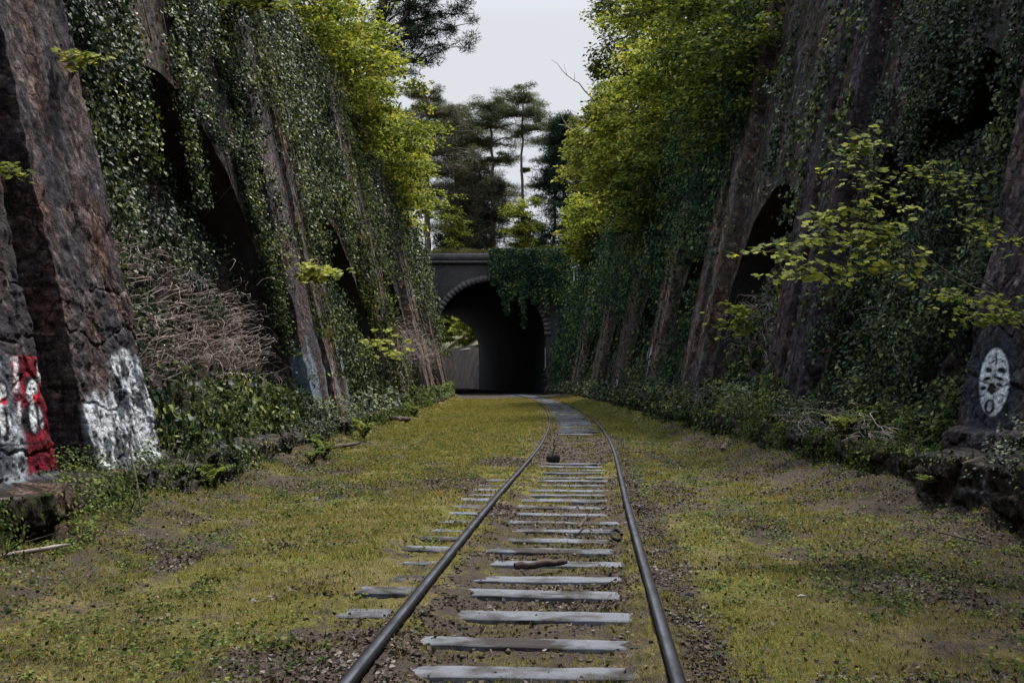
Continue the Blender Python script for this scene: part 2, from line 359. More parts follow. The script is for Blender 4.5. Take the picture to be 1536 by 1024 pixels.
def mat_ground():
    m, nt, nd, L = new_mat('mossy_ground')
    geo = nd.new('ShaderNodeNewGeometry'); pos = geo.outputs['Position']
    big = noise_node(nt, pos, .55, 4, .6); mid = noise_node(nt, pos, 3.2, 6, .7); fine = noise_node(nt, pos, 34, 6, .75); grit = noise_node(nt, pos, 130, 3, .7)
    g = ramp(nd, [(.3, (.035, .045, .006)), (.45, (.092, .092, .017)), (.6, (.175, .158, .033)), (.75, (.26, .215, .07))]); L.new(fine, g.inputs[0])
    g2 = ramp(nd, [(.3, (.095, .075, .028)), (.7, (.21, .155, .07))]); L.new(fine, g2.inputs[0])
    br = ramp(nd, [(.42, (0, 0, 0)), (.6, (1, 1, 1))]); L.new(big, br.inputs[0])
    c = mixc(nt, br.outputs[0], g.outputs[0], g2.outputs[0])
    d = ramp(nd, [(.3, (.018, .013, .010)), (.5, (.06, .043, .033)), (.7, (.13, .10, .085)), (.85, (.24, .2, .18))]); L.new(grit, d.inputs[0])
    gs = ramp(nd, [(.38, (.28, .28, .28)), (.60, (1.6, 1.6, 1.5))]); L.new(grit, gs.inputs[0]); c = mixc(nt, .85, c, mixc(nt, 1, c, gs.outputs[0], 'MULTIPLY'))
    # dirt mask: attribute + patches
    a = nd.new('ShaderNodeAttribute'); a.attribute_name = 'paint'
    sp = nd.new('ShaderNodeSeparateColor'); L.new(a.outputs['Color'], sp.inputs[0])
    ad = nd.new('ShaderNodeMath'); ad.operation = 'ADD'; L.new(mid, ad.inputs[0]); L.new(sp.outputs[0], ad.inputs[1])
    ad2 = nd.new('ShaderNodeMath'); ad2.operation = 'MULTIPLY_ADD'; ad2.inputs[1].default_value = .5; L.new(fine, ad2.inputs[0]); L.new(ad.outputs[0], ad2.inputs[2])
    dr = ramp(nd, [(.80, (0, 0, 0)), (.93, (1, 1, 1))]); L.new(ad2.outputs[0], dr.inputs[0])
    c = mixc(nt, dr.outputs[0], c, d.outputs[0])
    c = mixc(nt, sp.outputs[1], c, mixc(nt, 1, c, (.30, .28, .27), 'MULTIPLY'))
    bp = nd.new('ShaderNodeBump'); bp.inputs['Strength'].default_value = 1.0; bp.inputs['Distance'].default_value = .05
    hm = nd.new('ShaderNodeMath'); hm.operation = 'MULTIPLY_ADD'; hm.inputs[1].default_value = .35; L.new(grit, hm.inputs[0]); L.new(fine, hm.inputs[2])
    L.new(hm.outputs[0], bp.inputs['Height'])
    p = nd.new('ShaderNodeBsdfPrincipled'); p.inputs['Roughness'].default_value = .95; p.inputs['Specular IOR Level'].default_value = .15
    L.new(c, p.inputs['Base Color']); L.new(bp.outputs[0], p.inputs['Normal'])
    o = nd.new('ShaderNodeOutputMaterial'); L.new(p.outputs[0], o.inputs[0])
    return m
M['ground'] = mat_ground()
M['plateau'] = mat_rough('upper_ground', [(.3, (.05, .05, .02)), (.7, (.12, .10, .05))], 1.5, 6, .95, .5, 12, .05)

def mat_sleeper():
    m, nt, nd, L = new_mat('weathered_sleeper_wood')
    tc = nd.new('ShaderNodeTexCoord'); oi = nd.new('ShaderNodeObjectInfo')
    cb = nd.new('ShaderNodeCombineXYZ')
    mu = nd.new('ShaderNodeMath'); mu.operation = 'MULTIPLY'; mu.inputs[1].default_value = 50; L.new(oi.outputs['Random'], mu.inputs[0])
    for k in range(3): L.new(mu.outputs[0], cb.inputs[k])
    va = nd.new('ShaderNodeVectorMath'); L.new(tc.outputs['Object'], va.inputs[0]); L.new(cb.outputs[0], va.inputs[1]); pos = va.outputs[0]
    gr = noise_node(nt, pos, 9, 8, .75, (.8, 12, 12)); blot = noise_node(nt, pos, 2.4, 5, .6); ck = noise_node(nt, pos, 14, 4, .5, (.16, 5, 1))
    r = ramp(nd, [(.25, (.05, .052, .056)), (.42, (.105, .11, .125)), (.58, (.12, .124, .137)), (.8, (.23, .235, .255))]); L.new(gr, r.inputs[0])
    br = ramp(nd, [(.40, (.26, .21, .17)), (.55, (1, 1, 1))]); L.new(blot, br.inputs[0])
    c = mixc(nt, 1, r.outputs[0], br.outputs[0], 'MULTIPLY')
    cr = ramp(nd, [(.33, (1, 1, 1)), (.38, (0, 0, 0))]); L.new(ck, cr.inputs[0])
    c = mixc(nt, cr.outputs[0], c, (.02, .017, .015))
    bp = nd.new('ShaderNodeBump'); bp.inputs['Strength'].default_value = .8; bp.inputs['Distance'].default_value = .012; L.new(gr, bp.inputs['Height'])
    p = nd.new('ShaderNodeBsdfPrincipled'); p.inputs['Roughness'].default_value = .95; p.inputs['Specular IOR Level'].default_value = .15
    L.new(c, p.inputs['Base Color']); L.new(bp.outputs[0], p.inputs['Normal'])
    o = nd.new('ShaderNodeOutputMaterial'); L.new(p.outputs[0], o.inputs[0])
    return m
M['sleeper'] = mat_sleeper()

def mat_rail():
    m, nt, nd, L = new_mat('rail_steel')
    geo = nd.new('ShaderNodeNewGeometry'); pos = geo.outputs['Position']
    n1 = noise_node(nt, pos, 6, 8, .7)
    r = ramp(nd, [(.3, (.004, .004, .005)), (.55, (.008, .0075, .009)), (.75, (.022, .015, .012))]); L.new(n1, r.inputs[0])
    at_ = nd.new('ShaderNodeAttribute'); at_.attribute_name = 'paint'
    sp = nd.new('ShaderNodeSeparateColor'); L.new(at_.outputs['Color'], sp.inputs[0])
    n2 = noise_node(nt, pos, 14, 6, .7, (1, .25, 1))
    tr = ramp(nd, [(.35, (.022, .024, .030)), (.7, (.085, .09, .108))]); L.new(n2, tr.inputs[0])  # polished steel, lightened to paint in the highlight along the head
    c = mixc(nt, sp.outputs[0], r.outputs[0], tr.outputs[0])
    p = nd.new('ShaderNodeBsdfPrincipled'); L.new(c, p.inputs['Base Color'])
    p.inputs['Metallic'].default_value = 0.0; p.inputs['Specular IOR Level'].default_value = .05
    mr = nd.new('ShaderNodeMath'); mr.operation = 'MULTIPLY_ADD'; mr.inputs[1].default_value = -.42; mr.inputs[2].default_value = .85
    L.new(sp.outputs[0], mr.inputs[0]); L.new(mr.outputs[0], p.inputs['Roughness'])
    bp = nd.new('ShaderNodeBump'); bp.inputs['Strength'].default_value = .4; bp.inputs['Distance'].default_value = .004
    n3 = noise_node(nt, pos, 60, 5, .7); L.new(n3, bp.inputs['Height']); L.new(bp.outputs[0], p.inputs['Normal'])
    o = nd.new('ShaderNodeOutputMaterial'); L.new(p.outputs[0], o.inputs[0])
    return m
M['rail'] = mat_rail()
M['charred'] = mat_rough('charred_wood', [(.3, (.008, .007, .007)), (.7, (.035, .026, .022))], 12, 6, .9, .9, 40, .02)
M['logbark'] = mat_rough('fallen_log_bark', [(.3, (.015, .010, .008)), (.5, (.05, .032, .026)), (.75, (.14, .10, .085))], 14, 6, .9, .9, 50, .01)
M['rubber'] = mat_rough('black_rubber', [(.3, (.004, .005, .007)), (.7, (.012, .013, .016))], 8, 4, .95, .2, 30, .003)
M['post'] = mat_rough('galvanised_metal', [(.3, (.25, .26, .27)), (.7, (.45, .46, .47))], 6, 4, .5, .2, 30, .003)
M['paper'] = mat_rough('pale_scrap', [(.3, (.16, .16, .165)), (.7, (.36, .36, .37))], 20, 4, .8, .2, 30, .003)
M['brick'] = mat_rough('broken_brick', [(.3, (.12, .05, .035)), (.7, (.26, .12, .09))], 12, 5, .9, .5, 40, .01)
M['dry'] = mat_leaf('dry_grass', [(.03, .032, .014), (.07, .065, .028), (.13, .11, .055)], .8, .2, clump=.6)
M['gravel'] = mat_leaf('gravel_stone', [(.02, .018, .018), (.035, .03, .028), (.06, .05, .045), (.11, .10, .095)], .9, 0.0, clump=2.)

# ------------------------------------------------------------------ layout of the cutting
def track(y):
    y = np.asarray(y, float)
    near = np.interp(y, KY, KX)
    return near
_ky = np.array([-44, 0, 4.5, 8.06, 10.15, 13.5, 16.8, 21, 26.4, 31, 36.3, 44, 52, 61.5])
_kx = np.array([-4.0, -.35, 0, .28, .435, .73, 1.03, 1.37, 1.70, 1.93, 2.11, 2.3, 2.37, 2.34])
_far = np.arange(68, 240, 6.0)
_ky = np.concatenate([_ky, _far]); _kx = np.concatenate([_kx, 2.36 - .00114 * (_far - 56) ** 2])
# smooth the sampled centre line
KY = np.arange(-44, 236, .5); KX = np.interp(KY, _ky, _kx)
for _ in range(3):
    w = np.hanning(17); w /= w.sum()
    KX = np.convolve(np.pad(KX, 8, mode='reflect', reflect_type='odd'), w, 'valid')

def footL(y): return np.interp(y, [-20, 60, 75, 90, 101], [4.3, 4.3, 4.7, 5.6, 6.6])
def footR(y): return np.interp(y, [-20, 20, 42, 62, 80, 101], [4.9, 4.9, 5.15, 5.2, 4.9, 3.5])
BAT = {-1: .215, 1: .20}
TOP = 13.4
SET = .36            # how far the wall face lies behind the pilaster fronts
def wx(side, y, h, depth=0.0):
    f = footL(y) if side < 0 else footR(y)
    return side * (f + BAT[side] * h + depth)

PIL = {-1: [(-9.5, -7.4), (-6.6, -4.5), (7.4, 9.72), (10.52, 12.5), (22.5, 24.6), (25.4, 27.5), (37.7, 39.8), (40.6, 42.7), (52.9, 55), (55.8, 57.9), (68.1, 70.2), (71, 73.1), (83.3, 85.4), (86.2, 88.3)],
       1: [(-1.5, -.2), (.4, 1.7), (7.2, 8.7), (9.7, 11.4), (17.9, 19.0), (19.5, 20.6), (28.3, 29.5), (30.2, 31.4), (38, 39.3), (39.9, 41.2), (50.5, 52), (52.7, 54.3), (64, 65.6), (66.3, 68), (79, 80.8), (81.6, 83.4)]}
BAY = {-1: [(-4.5, 7.4), (12.5, 22.5), (27.5, 37.7), (42.7, 52.9), (57.9, 68.1), (73.1, 83.3)],
       1: [(1.7, 7.2), (11.4, 17.9), (20.6, 28.3), (31.4, 38), (41.2, 50.5), (54.3, 64), (68, 79)]}
MARG = .35
def bay_arch(side, b):
    ya, yb = b[0] + MARG, b[1] - MARG
    r = (yb - ya) / 2
    apex = 6.75 if side < 0 else 6.2
    rv = min(r, 4.6)
    return ya, yb, (ya + yb) / 2, r, apex - rv, rv      # spring height, vertical radius
def arch_h(side, b, y):
    ya, yb, c, r, sp, rv = bay_arch(side, b)
    t = np.clip((np.asarray(y, float) - c) / r, -1, 1)
    return sp + rv * np.sqrt(np.maximum(0, 1 - t * t))
def fill_depth(side, b, y, h):
    h = np.asarray(h, float)
    n = fbm(np.asarray(y) * .5, h * .5, None, 4, 33)
    return .10 + .12 * h + .016 * h * h + (n - .5) * .6

def rock(y, h, s, amp=1.0):
    """outward bulge of rough quarry-faced stone"""
    w = (fbm(y * .9, h * .9, None, 3, s + 50) - .5) * .15 + (fbm(y * 5, h * 5, None, 3, s + 51) - .5) * .12
    f1, f2, cid = cell((y + w) * 1.15, (h + w) * 1.5, s)
    joint = ss(.0, .07, f2 - f1)
    ridge = np.abs(fbm(y * 2.6, h * 2.2, None, 5, s + 8, .62) - .5)
    a = (cid - .5) * .035 + joint * .022 + (fbm(y * 2.4, h * 2.0, None, 6, s + 3, .62) - .5) * .10 - ridge * .09 + (fbm(y * 9, h * 9, None, 4, s + 21, .65) - .5) * .06
    return a * amp

# ------------------------------------------------------------------ painted marks on the pilasters (paint on stone, per vertex)
def ell(X, Y, cx, cy, rx, ry, rot=0.0, soft=.25):
    c, s = math.cos(rot), math.sin(rot)
    u = ((X - cx) * c + (Y - cy) * s) / rx; v = (-(X - cx) * s + (Y - cy) * c) / ry
    return 1 - ss(1 - soft, 1 + soft, np.hypot(u, v))
def over(C, A, col, a):
    a = np.clip(a, 0, 1)
    na = a + A * (1 - a)
    C[:] = (np.array(col) * a[..., None] + C * (A * (1 - a))[..., None]) / np.maximum(na, 1e-6)[..., None]
    A[:] = na
def poly_mask(X, Y, pts, soft=4.0):
    """signed distance to a polygon, softened (pixels)"""
    pts = np.array(pts, float); d = np.full(X.shape, 1e9); inside = np.zeros(X.shape, bool)
    n = len(pts)
    for i in range(n):
        a, b = pts[i], pts[(i + 1) % n]
        e = b - a; L2 = (e ** 2).sum()
        t = np.clip(((X - a[0]) * e[0] + (Y - a[1]) * e[1]) / L2, 0, 1)
        d = np.minimum(d, np.hypot(X - a[0] - t * e[0], Y - a[1] - t * e[1]))
        cond = ((a[1] > Y) != (b[1] > Y)) & (X < (b[0] - a[0]) * (Y - a[1]) / (b[1] - a[1] + 1e-9) + a[0])
        inside ^= cond
    sd = np.where(inside, d, -d)
    return ss(-soft, soft, sd)

def paint_white(y, h, X, Y):
    C = np.zeros(X.shape + (3,)); A = np.zeros(X.shape)
    n = fbm(y * 3, h * 3, None, 5, 71); n2 = fbm(y * 9, h * 5, None, 5, 75)
    m = poly_mask(X + (n - .5) * 30, Y + (n2 - .5) * 24, [(170, 530), (200, 528), (232, 600), (243, 690), (150, 718), (136, 690), (122, 640), (135, 600), (150, 590), (172, 600)], 6)
    over(C, A, (.13, .15, .17), m * .9)
    over(C, A, (.60, .62, .66), m * ss(.47, .58, n2 + (n - .5) * .9 + .14 * ell(X, Y, 150, 640, 30, 60) + .10 * ell(X, Y, 205, 600, 35, 80)))
    over(C, A, (.015, .02, .03), m * ss(.60, .68, fbm(y * 5, h * 2.5, None, 4, 79)) * .8)
    for (a, b, c, d) in ((178, 540, 206, 680), (160, 610, 190, 700), (215, 560, 225, 660), (140, 690, 240, 690)):
        t = np.clip((Y - b) / (d - b + 1e-6), 0, 1); dx = np.abs(X - (a + (c - a) * t) - (n - .5) * 20)
        over(C, A, (.02, .025, .035), (1 - ss(1, 3.5, dx)) * ss(b - 5, b + 5, Y) * (1 - ss(d - 5, d + 5, Y)) * m * .7)
    return C, A

def paint_clowns(y, h, X, Y):
    C = np.zeros(X.shape + (3,)); A = np.zeros(X.shape)
    n = fbm(y * 4, h * 4, None, 5, 91); n2 = fbm(y * 10, h * 4, None, 5, 95)
    m = ss(528, 536, Y + (n - .5) * 14) * (1 - ss(708, 722, Y + (n - .5) * 20 - (90 - X) * .12)) * (1 - ss(92, 98, X - (Y - 600) * .08 + 6))
    over(C, A, (.10, .11, .13), m * .95)
    red = poly_mask(X + (n - .5) * 14, Y + (n2 - .5) * 14, [(14, 525), (70, 525), (84, 620), (96, 700), (40, 712), (36, 660), (20, 600)], 4)
    over(C, A, (.13, .010, .018), red * m)
    over(C, A, (.28, .015, .03), red * m * ss(.48, .6, n2))
    # grey-white wash on the left half and dripping white streaks
    wl = (1 - ss(22, 38, X + (n - .5) * 26 - (Y - 600) * .12))
    over(C, A, (.42, .45, .50), m * wl * ss(.46, .6, n + .04))
    for (cx, y0, y1, w) in ((60, 530, 575, 4.5), (24, 532, 590, 5), (30, 600, 640, 3)):
        over(C, A, (.72, .70, .74), m * (1 - ss(w * .5, w, np.abs(X - cx - (n2 - .5) * 6))) * ss(y0, y0 + 4, Y) * (1 - ss(y1 - 8, y1, Y)) * .85)
    for (cx, cy, k) in ((48, 604, 1.0), (1, 610, 1.05)):
        over(C, A, (.01, .01, .015), ell(X, Y, cx - 1, cy - 26, 11 * k, 15 * k) * m)             # hair
        over(C, A, (.012, .012, .018), ell(X, Y, cx + 1, cy + 24, 17 * k, 24 * k, 0, .15) * m)    # dark jacket
        over(C, A, (.75, .75, .78), ell(X, Y, cx, cy - 17, 7.5 * k, 17 * k, .08, .2) * m)         # white face
        over(C, A, (.02, .02, .03), ell(X, Y, cx - 3, cy - 21, 2 * k, 2.6 * k) * m)
        over(C, A, (.02, .02, .03), ell(X, Y, cx + 4, cy - 21, 2 * k, 2.6 * k) * m)
        over(C, A, (.70, .015, .03), ell(X, Y, cx + 5, cy - 8, 3.6 * k, 6 * k) * m)               # red nose
        over(C, A, (.72, .74, .78), ell(X, Y, cx + 2, cy + 22, 5 * k, 20 * k, -.1, .3) * m)       # white shirt
        over(C, A, (.66, .68, .72), ell(X, Y, cx + 13, cy + 22, 3 * k, 15 * k, -.2, .3) * m)
        over(C, A, (.02, .02, .03), (1 - ss(.8, 2.0, np.abs(X - cx - 8 - (Y - cy) * .1))) * ell(X, Y, cx + 8, cy + 24, 8, 20) * m)
    over(C, A, (.012, .012, .016), (1 - ss(.8, 2.2, np.abs(Y - 664 + (X - 45) * .12 - (n - .5) * 10))) * m * .8)
    return C, A

def paint_mask(y, h, X, Y):
    C = np.zeros(X.shape + (3,)); A = np.zeros(X.shape)
    n = fbm(y * 14, h * 14, None, 4, 61)
    over(C, A, (.03, .05, .065), ell(X, Y, 1488, 575, 44, 76, .08, .4) * .7)
    over(C, A, (.012, .018, .024), ell(X, Y, 1491, 573, 25.5, 55, .085, .08))
    over(C, A, (.85, .87, .90), ell(X, Y, 1491, 573, 22, 50.5, .085, .06))
    dk = (.012, .016, .022)
    for (cx, cy, rx, ry, rot) in ((1483, 555, 5.5, 4.2, .2), (1502, 555, 6, 4.5, -.15), (1480, 568, 6, 2.6, -.25), (1498, 567, 7, 2.4, .3), (1499, 577, 5, 3, .3), (1474.5, 582, 4.5, 3, -.3),
                                  (1487.5, 584.5, 5, 7.5, .0), (1484.5, 581, 2.5, 8, .4), (1491, 582, 2.5, 8, -.4), (1494.5, 538, 1.3, 9, 0), (1488, 543, 6, 1.3, -.5), (1502, 540, 6, 1.2, .4), (1492, 562, 1.2, 8, 0), (1472, 594, 5, 1.2, -.2), (1502, 592, 5, 1.2, .3)):
        over(C, A, dk, ell(X, Y, cx, cy, rx, ry, rot, .25))
    over(C, A, dk, ell(X, Y, 1484, 609.5, 8.2, 11.2, .1, .12)); over(C, A, (.3, .31, .33), ell(X, Y, 1484.5, 606, 3.6, 5, .1, .2)); over(C, A, (.6, .6, .62), ell(X, Y, 1483.5, 612, 3.2, 4.4, .1, .3))
    over(C, A, (.05, .06, .07), A * ss(.60, .7, n) * .6)
    return C, A

# ------------------------------------------------------------------ retaining walls
def samples(a, b, step): return np.linspace(a, b, max(2, int(round((b - a) / step)) + 1))
def res_at(y): return max(.05, min(.6, abs(y) * .0045))

def build_pilaster(side, ya, yb, parent, hlow, paint=None, label=None):
    yc = (ya + yb) / 2
    r = res_at(yc); visible_near = 5 < yc < 15
    rh = r
    if paint is not None:
        hs = np.concatenate([np.arange(hlow - .5, 2.6, .012), np.arange(2.6, TOP - .3, .06), [TOP - .3]])
        fy = samples(ya, yb, .02)
    else:
        hs = samples(hlow - .5, TOP - .3, rh); fy = np.concatenate([[ya, ya + .015], samples(ya, yb, r)[1:-1], [yb - .015, yb]])
    dd = samples(0, 2.3, max(r, .07))
    # cross-section: near side (back to front), front, far side
    Y = np.concatenate([np.full(len(dd), ya), fy[1:-1], np.full(len(dd), yb)])
    D = np.concatenate([dd[::-1], np.zeros(len(fy) - 2), dd])
    YY, HH = np.meshgrid(Y, hs); DD = np.broadcast_to(D, YY.shape)
    bulge = rock(YY + DD * .8, HH, 11 + int(abs(ya) * 10), 1.0 if yc < 30 else .8)
    front = (DD < .001)
    edge = (fbm(HH * 3, HH * 0 + ya, None, 4, 5) - .5) * .05 + (fbm(HH * 11, HH * 0 + ya, None, 3, 6) - .5) * .04
    # wobble of the arrises
    sgn = np.where(YY < yc, -1, 1)
    near_edge = 1 - np.clip(np.minimum(YY - ya, yb - YY) / .25, 0, 1)
    Yw = YY + sgn * edge * near_edge + np.where(front, 0, sgn * bulge * .35)
    # lower course stands a little proud
    base = .10 * (1 - ss(hlow + .35, hlow + .42, HH + (fbm(YY * 2, HH * 0, None, 3, 9) - .5) * .1))
    X = side * (np.abs(wx(side, YY, HH)) + DD - bulge * np.where(front, 1, .4) - base * np.where(DD < .3, 1, 0))
    P = np.stack([X, Yw, HH], -1)
    mb = MB(); col = None
    if True:
        if paint is not None:
            u, v = px(P); C, A = paint(YY, HH, u, v)
            A = A * front
            col = np.concatenate([C, A[..., None]], -1)
        else:
            col = np.zeros(P.shape[:2] + (4,))
            if yc > 25 and side > 0 and yc < 60 and label:
                m = ss(.52, .6, fbm(YY * 1.2, HH * .8, None, 4, 14)) * (HH < 2.9) * (HH > .9)
                col[..., :3] = (.5, .53, .57); col[..., 3] = m * .8
            if side < 0 and 20 < yc < 30:
                m = ss(.54, .66, fbm(YY * 1.5, HH * .7, None, 4, 15)) * (HH < 2.6)
                col[..., :3] = (.16, .22, .27); col[..., 3] = m * .7
    mb.grid(P, flip=(side > 0), col=col)
    # top
    tp = P[-1]; c0 = np.array([wx(side, yc, TOP + .15, SET), yc, TOP + .15])
    i = np.arange(len(tp) - 1)
    mb.add(np.vstack([tp, c0]), np.stack([i, i + 1, np.full(len(i), len(tp))], -1), np.zeros((len(tp) + 1, 4)))
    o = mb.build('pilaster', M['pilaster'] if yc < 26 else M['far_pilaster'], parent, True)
    if label: o['label'] = label
    return o

def slot(side, y):
    """the deep slot between the two pilasters of a pair"""
    g = np.zeros(y.shape); L = PIL[side]
    for (a, b), (c, d) in zip(L[:-1], L[1:]):
        if c - b < 1.2: g = np.where((y > b - .15) & (y < c + .15), 1.1 + .15 * fbm(y, y, None, 2, 4), g)
    return g
def build_wall(side, root, hled, front):
    # face
    mb = MB()
    ends = sorted([b for b in BAY[side]])
    def patch(ys, lo):      # columns ys with lower bounds lo
        r = res_at(ys.mean())
        t = np.linspace(0, 1, max(8, int((TOP - 5) / max(r, .07))))
        YY = np.broadcast_to(ys, (len(t), len(ys))); HH = lo[None] + (TOP - lo[None]) * t[:, None]
        b = rock(YY, HH, 211 if side < 0 else 311, .8) - slot(side, YY)
        mb.grid(np.stack([wx(side, YY, HH, SET) - side * b, YY, HH], -1), flip=(side > 0))
    edges = [-40.0]
    spans = []
    for b in ends:
        spans.append(('solid', edges[-1], b[0] + MARG)); spans.append(('arch', b)); edges.append(b[1] - MARG)
    spans.append(('solid', edges[-1], 100.3))
    for s in spans:
        if s[0] == 'solid':
            ys = samples(s[1], s[2], max(.08, res_at((s[1] + s[2]) / 2))); patch(ys, np.full(len(ys), hled - .3))
        else:
            b = s[1]; ya, yb, c, r, sp, rv = bay_arch(side, b)
            n = int(PI * r / max(.09, res_at(c))); th = np.linspace(PI, 0, n); ys = c + r * np.cos(th)
            patch(ys, sp + rv * np.sin(th))
    mb.build('wall_face', M['wall'], root, True)
    # niches
    for b in BAY[side]:
        ya, yb, c, r, sp, rv = bay_arch(side, b)
        n = int(PI * r / max(.12, res_at(c))); th = np.linspace(PI, 0, n)
        oy = np.concatenate([np.full(8, ya), c + r * np.cos(th)[1:-1], np.full(8, yb)])
        oh = np.concatenate([np.linspace(hled - .3, sp, 8), (sp + rv * np.sin(th))[1:-1], np.linspace(sp, hled - .3, 8)])
        dd = np.linspace(0, 4.0, 16)
        YY, DD = np.meshgrid(oy, dd); HH = np.broadcast_to(oh, YY.shape)
        b1 = rock(YY, HH, 211 if side < 0 else 311, .8) * (1 - ss(0, .5, DD))
        nrm = (fbm(YY * 1.5, HH * 1.5, DD * 1.5, 3, 7) - .5) * .12 * ss(0, .4, DD)
        m2 = MB(); m2.grid(np.stack([wx(side, YY, HH, SET) + side * DD - side * b1, YY + nrm, HH + nrm], -1), flip=(side < 0))
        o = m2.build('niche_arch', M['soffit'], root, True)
        rr = max(.09, res_at(c))
        ys = samples(ya - .1, yb + .1, rr); hs = samples(hled - .3, sp + rv + .3, rr)
        YY, HH = np.meshgrid(ys, hs)
        f1, f2, cid = cell(YY * 2.6, HH * 3.0, 9)
        D = SET + fill_depth(side, b, YY, HH) - ss(0, .12, f2 - f1) * .10 - (cid - .5) * .14 - (fbm(YY * 5, HH * 5, None, 4, 2) - .5) * .25
        m3 = MB(); m3.grid(np.stack([wx(side, YY, HH) + side * D, YY, HH], -1), flip=(side > 0))
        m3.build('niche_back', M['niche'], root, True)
    # coping along the top
    mc = MB()
    ys = samples(-40, 100.2, .4)
    prof = [(SET - .25, TOP - .02), (SET - .28, TOP + .28), (SET + .6, TOP + .34), (SET + .6, TOP - .1)]
    P = np.stack([np.stack([wx(side, ys, TOP) + side * (d - 0), ys, np.full(len(ys), h)], -1) for d, h in prof])
    P[..., 2] += (fbm(P[..., 1] * .8, P[..., 2], None, 3, 8) - .5) * .12
    P[..., 0] += (fbm(P[..., 1] * 1.3, P[..., 2], None, 3, 12) - .5) * .12
    mc.grid(P, flip=(side < 0)); mc.build('coping', M['wall'], root, False)
    # plinth
    mp = MB()
    ys = np.concatenate([samples(-40, 4, .3), samples(4, 30, .03), samples(30, 100, .3)])
    ys = np.unique(ys)
    gap = fbm(ys * .45, ys * 0, None, 3, 44)
    hv = hled * (.62 + .38 * ss(.34, .5, gap)) + (fbm(ys * 1.3, ys * 0, None, 4, 45, .65) - .5) * .2
    s_ = np.concatenate([np.linspace(0, 1, 34), np.linspace(1, 2, 14)[1:]])
    SS, YY = np.meshgrid(s_, ys, indexing='ij'); HV = np.broadcast_to(hv, YY.shape)
    HH = np.where(SS < 1, -.15 + (HV + .15) * SS, HV + (SS - 1) * .25)
    off = np.where(SS < 1, 0, (SS - 1) * (footL(YY) - front + SET + .9 if side < 0 else footR(YY) - front + SET + .9))
    wq = fbm(YY * 3, HH * 3, None, 3, 28) * .25
    f1, f2, cid = cell(YY * 1.9 + wq, HH * 4.2 + wq, 21)
    jn = ss(0, .09, f2 - f1)
    bul = (jn * .05 + (cid - .5) * .12) * np.where(SS <= 1, 1, 0) + (fbm(YY * 4, HH * 4, SS * 2, 5, 22, .65) - .5) * .09 - np.abs(fbm(YY * 7, HH * 7, SS * 3, 4, 27) - .5) * .12
    fx = (footL(YY) - (4.3 - front)) if side < 0 else (footR(YY) - (4.9 - front))
    P = np.stack([side * (fx + off - bul), YY + (fbm(YY * 2, HH * 3, None, 3, 23) - .5) * .05, HH + np.where(SS > 1, (fbm(YY * 3, off * 3, None, 4, 25) - .5) * .18, (1 - jn) * 0 + np.where(SS > .9, (cid - .5) * .12, 0))], -1)
    mp.grid(P, flip=(side < 0)); mp.build('plinth', M['plinth'], root, False)

WL = thing('retaining_wall', 'tall leaning stone retaining wall on the left with paired pilasters and arched niches', 'retaining wall', (-4.3, 10, 0))
WR = thing('retaining_wall', 'tall leaning stone retaining wall on the right, darker, overhung by trees', 'retaining wall', (4.9, 10, 0))
LEDL, LEDR = .40, .62
FRL, FRR = 4.0, 4.5
build_wall(-1, WL, LEDL, FRL)
build_wall(1, WR, LEDR, FRR)
for (a, b) in PIL[-1]:
    p, lab = None, None
    if a == 7.4: p, lab = paint_clowns, 'pilaster painted with red and white clown figures in dark jackets'
    if a == 10.52: p, lab = paint_white, 'pilaster splashed with white and grey paint near its foot'
    build_pilaster(-1, a, b, WL, LEDL - .25, p, lab)
for (a, b) in PIL[1]:
    p, lab = None, None
    if a == 9.7: p, lab = paint_mask, 'pilaster painted with a long white oval mask face'
    if a in (39.9, 52.7, 50.5): lab = 'pilaster with patches of pale paint near its foot'
    build_pilaster(1, a, b, WR, LEDR - .1, p, lab)

# ------------------------------------------------------------------ tunnel
ZP, ZE = 100.0, 152.0
RT, SPR = 5.5, 5.8
def tcen(y): return track(y) - 2.3
TP = thing('tunnel', 'dark stone railway tunnel mouth with pale arch ring at the end of the cutting', 'tunnel', (float(tcen(ZP)), ZP, 0))
def arch_prof(n=40, r=RT, sp=SPR, lo=-.3):
    th = np.linspace(PI, 0, n)
    x = np.concatenate([np.full(6, -r), r * np.cos(th), np.full(6, r)])
    z = np.concatenate([np.linspace(lo, sp, 7)[:-1], sp + r * np.sin(th), np.linspace(sp, lo, 7)[1:]])
    return x, z
axx, azz = arch_prof()
def skew(y):      # tangent of the tunnel axis
    return (tcen(y + 1) - tcen(y - 1)) / 2
ys = np.arange(ZP - .1, ZE + .01, 1.0)
P = np.zeros((len(ys), len(axx), 3))
for i, y in enumerate(ys):
    k = float(skew(y)); k *= min(1, (y - ZP) / 6)
    l = math.hypot(1, k)
    P[i, :, 0] = tcen(y) + axx / l; P[i, :, 1] = y - axx * k / l; P[i, :, 2] = azz
P[..., 0] += (fbm(P[..., 1], P[..., 2], None, 3, 4) - .5) * .15
mb = MB(); mb.grid(P); mb.build('lining', M['lining'], TP, True)
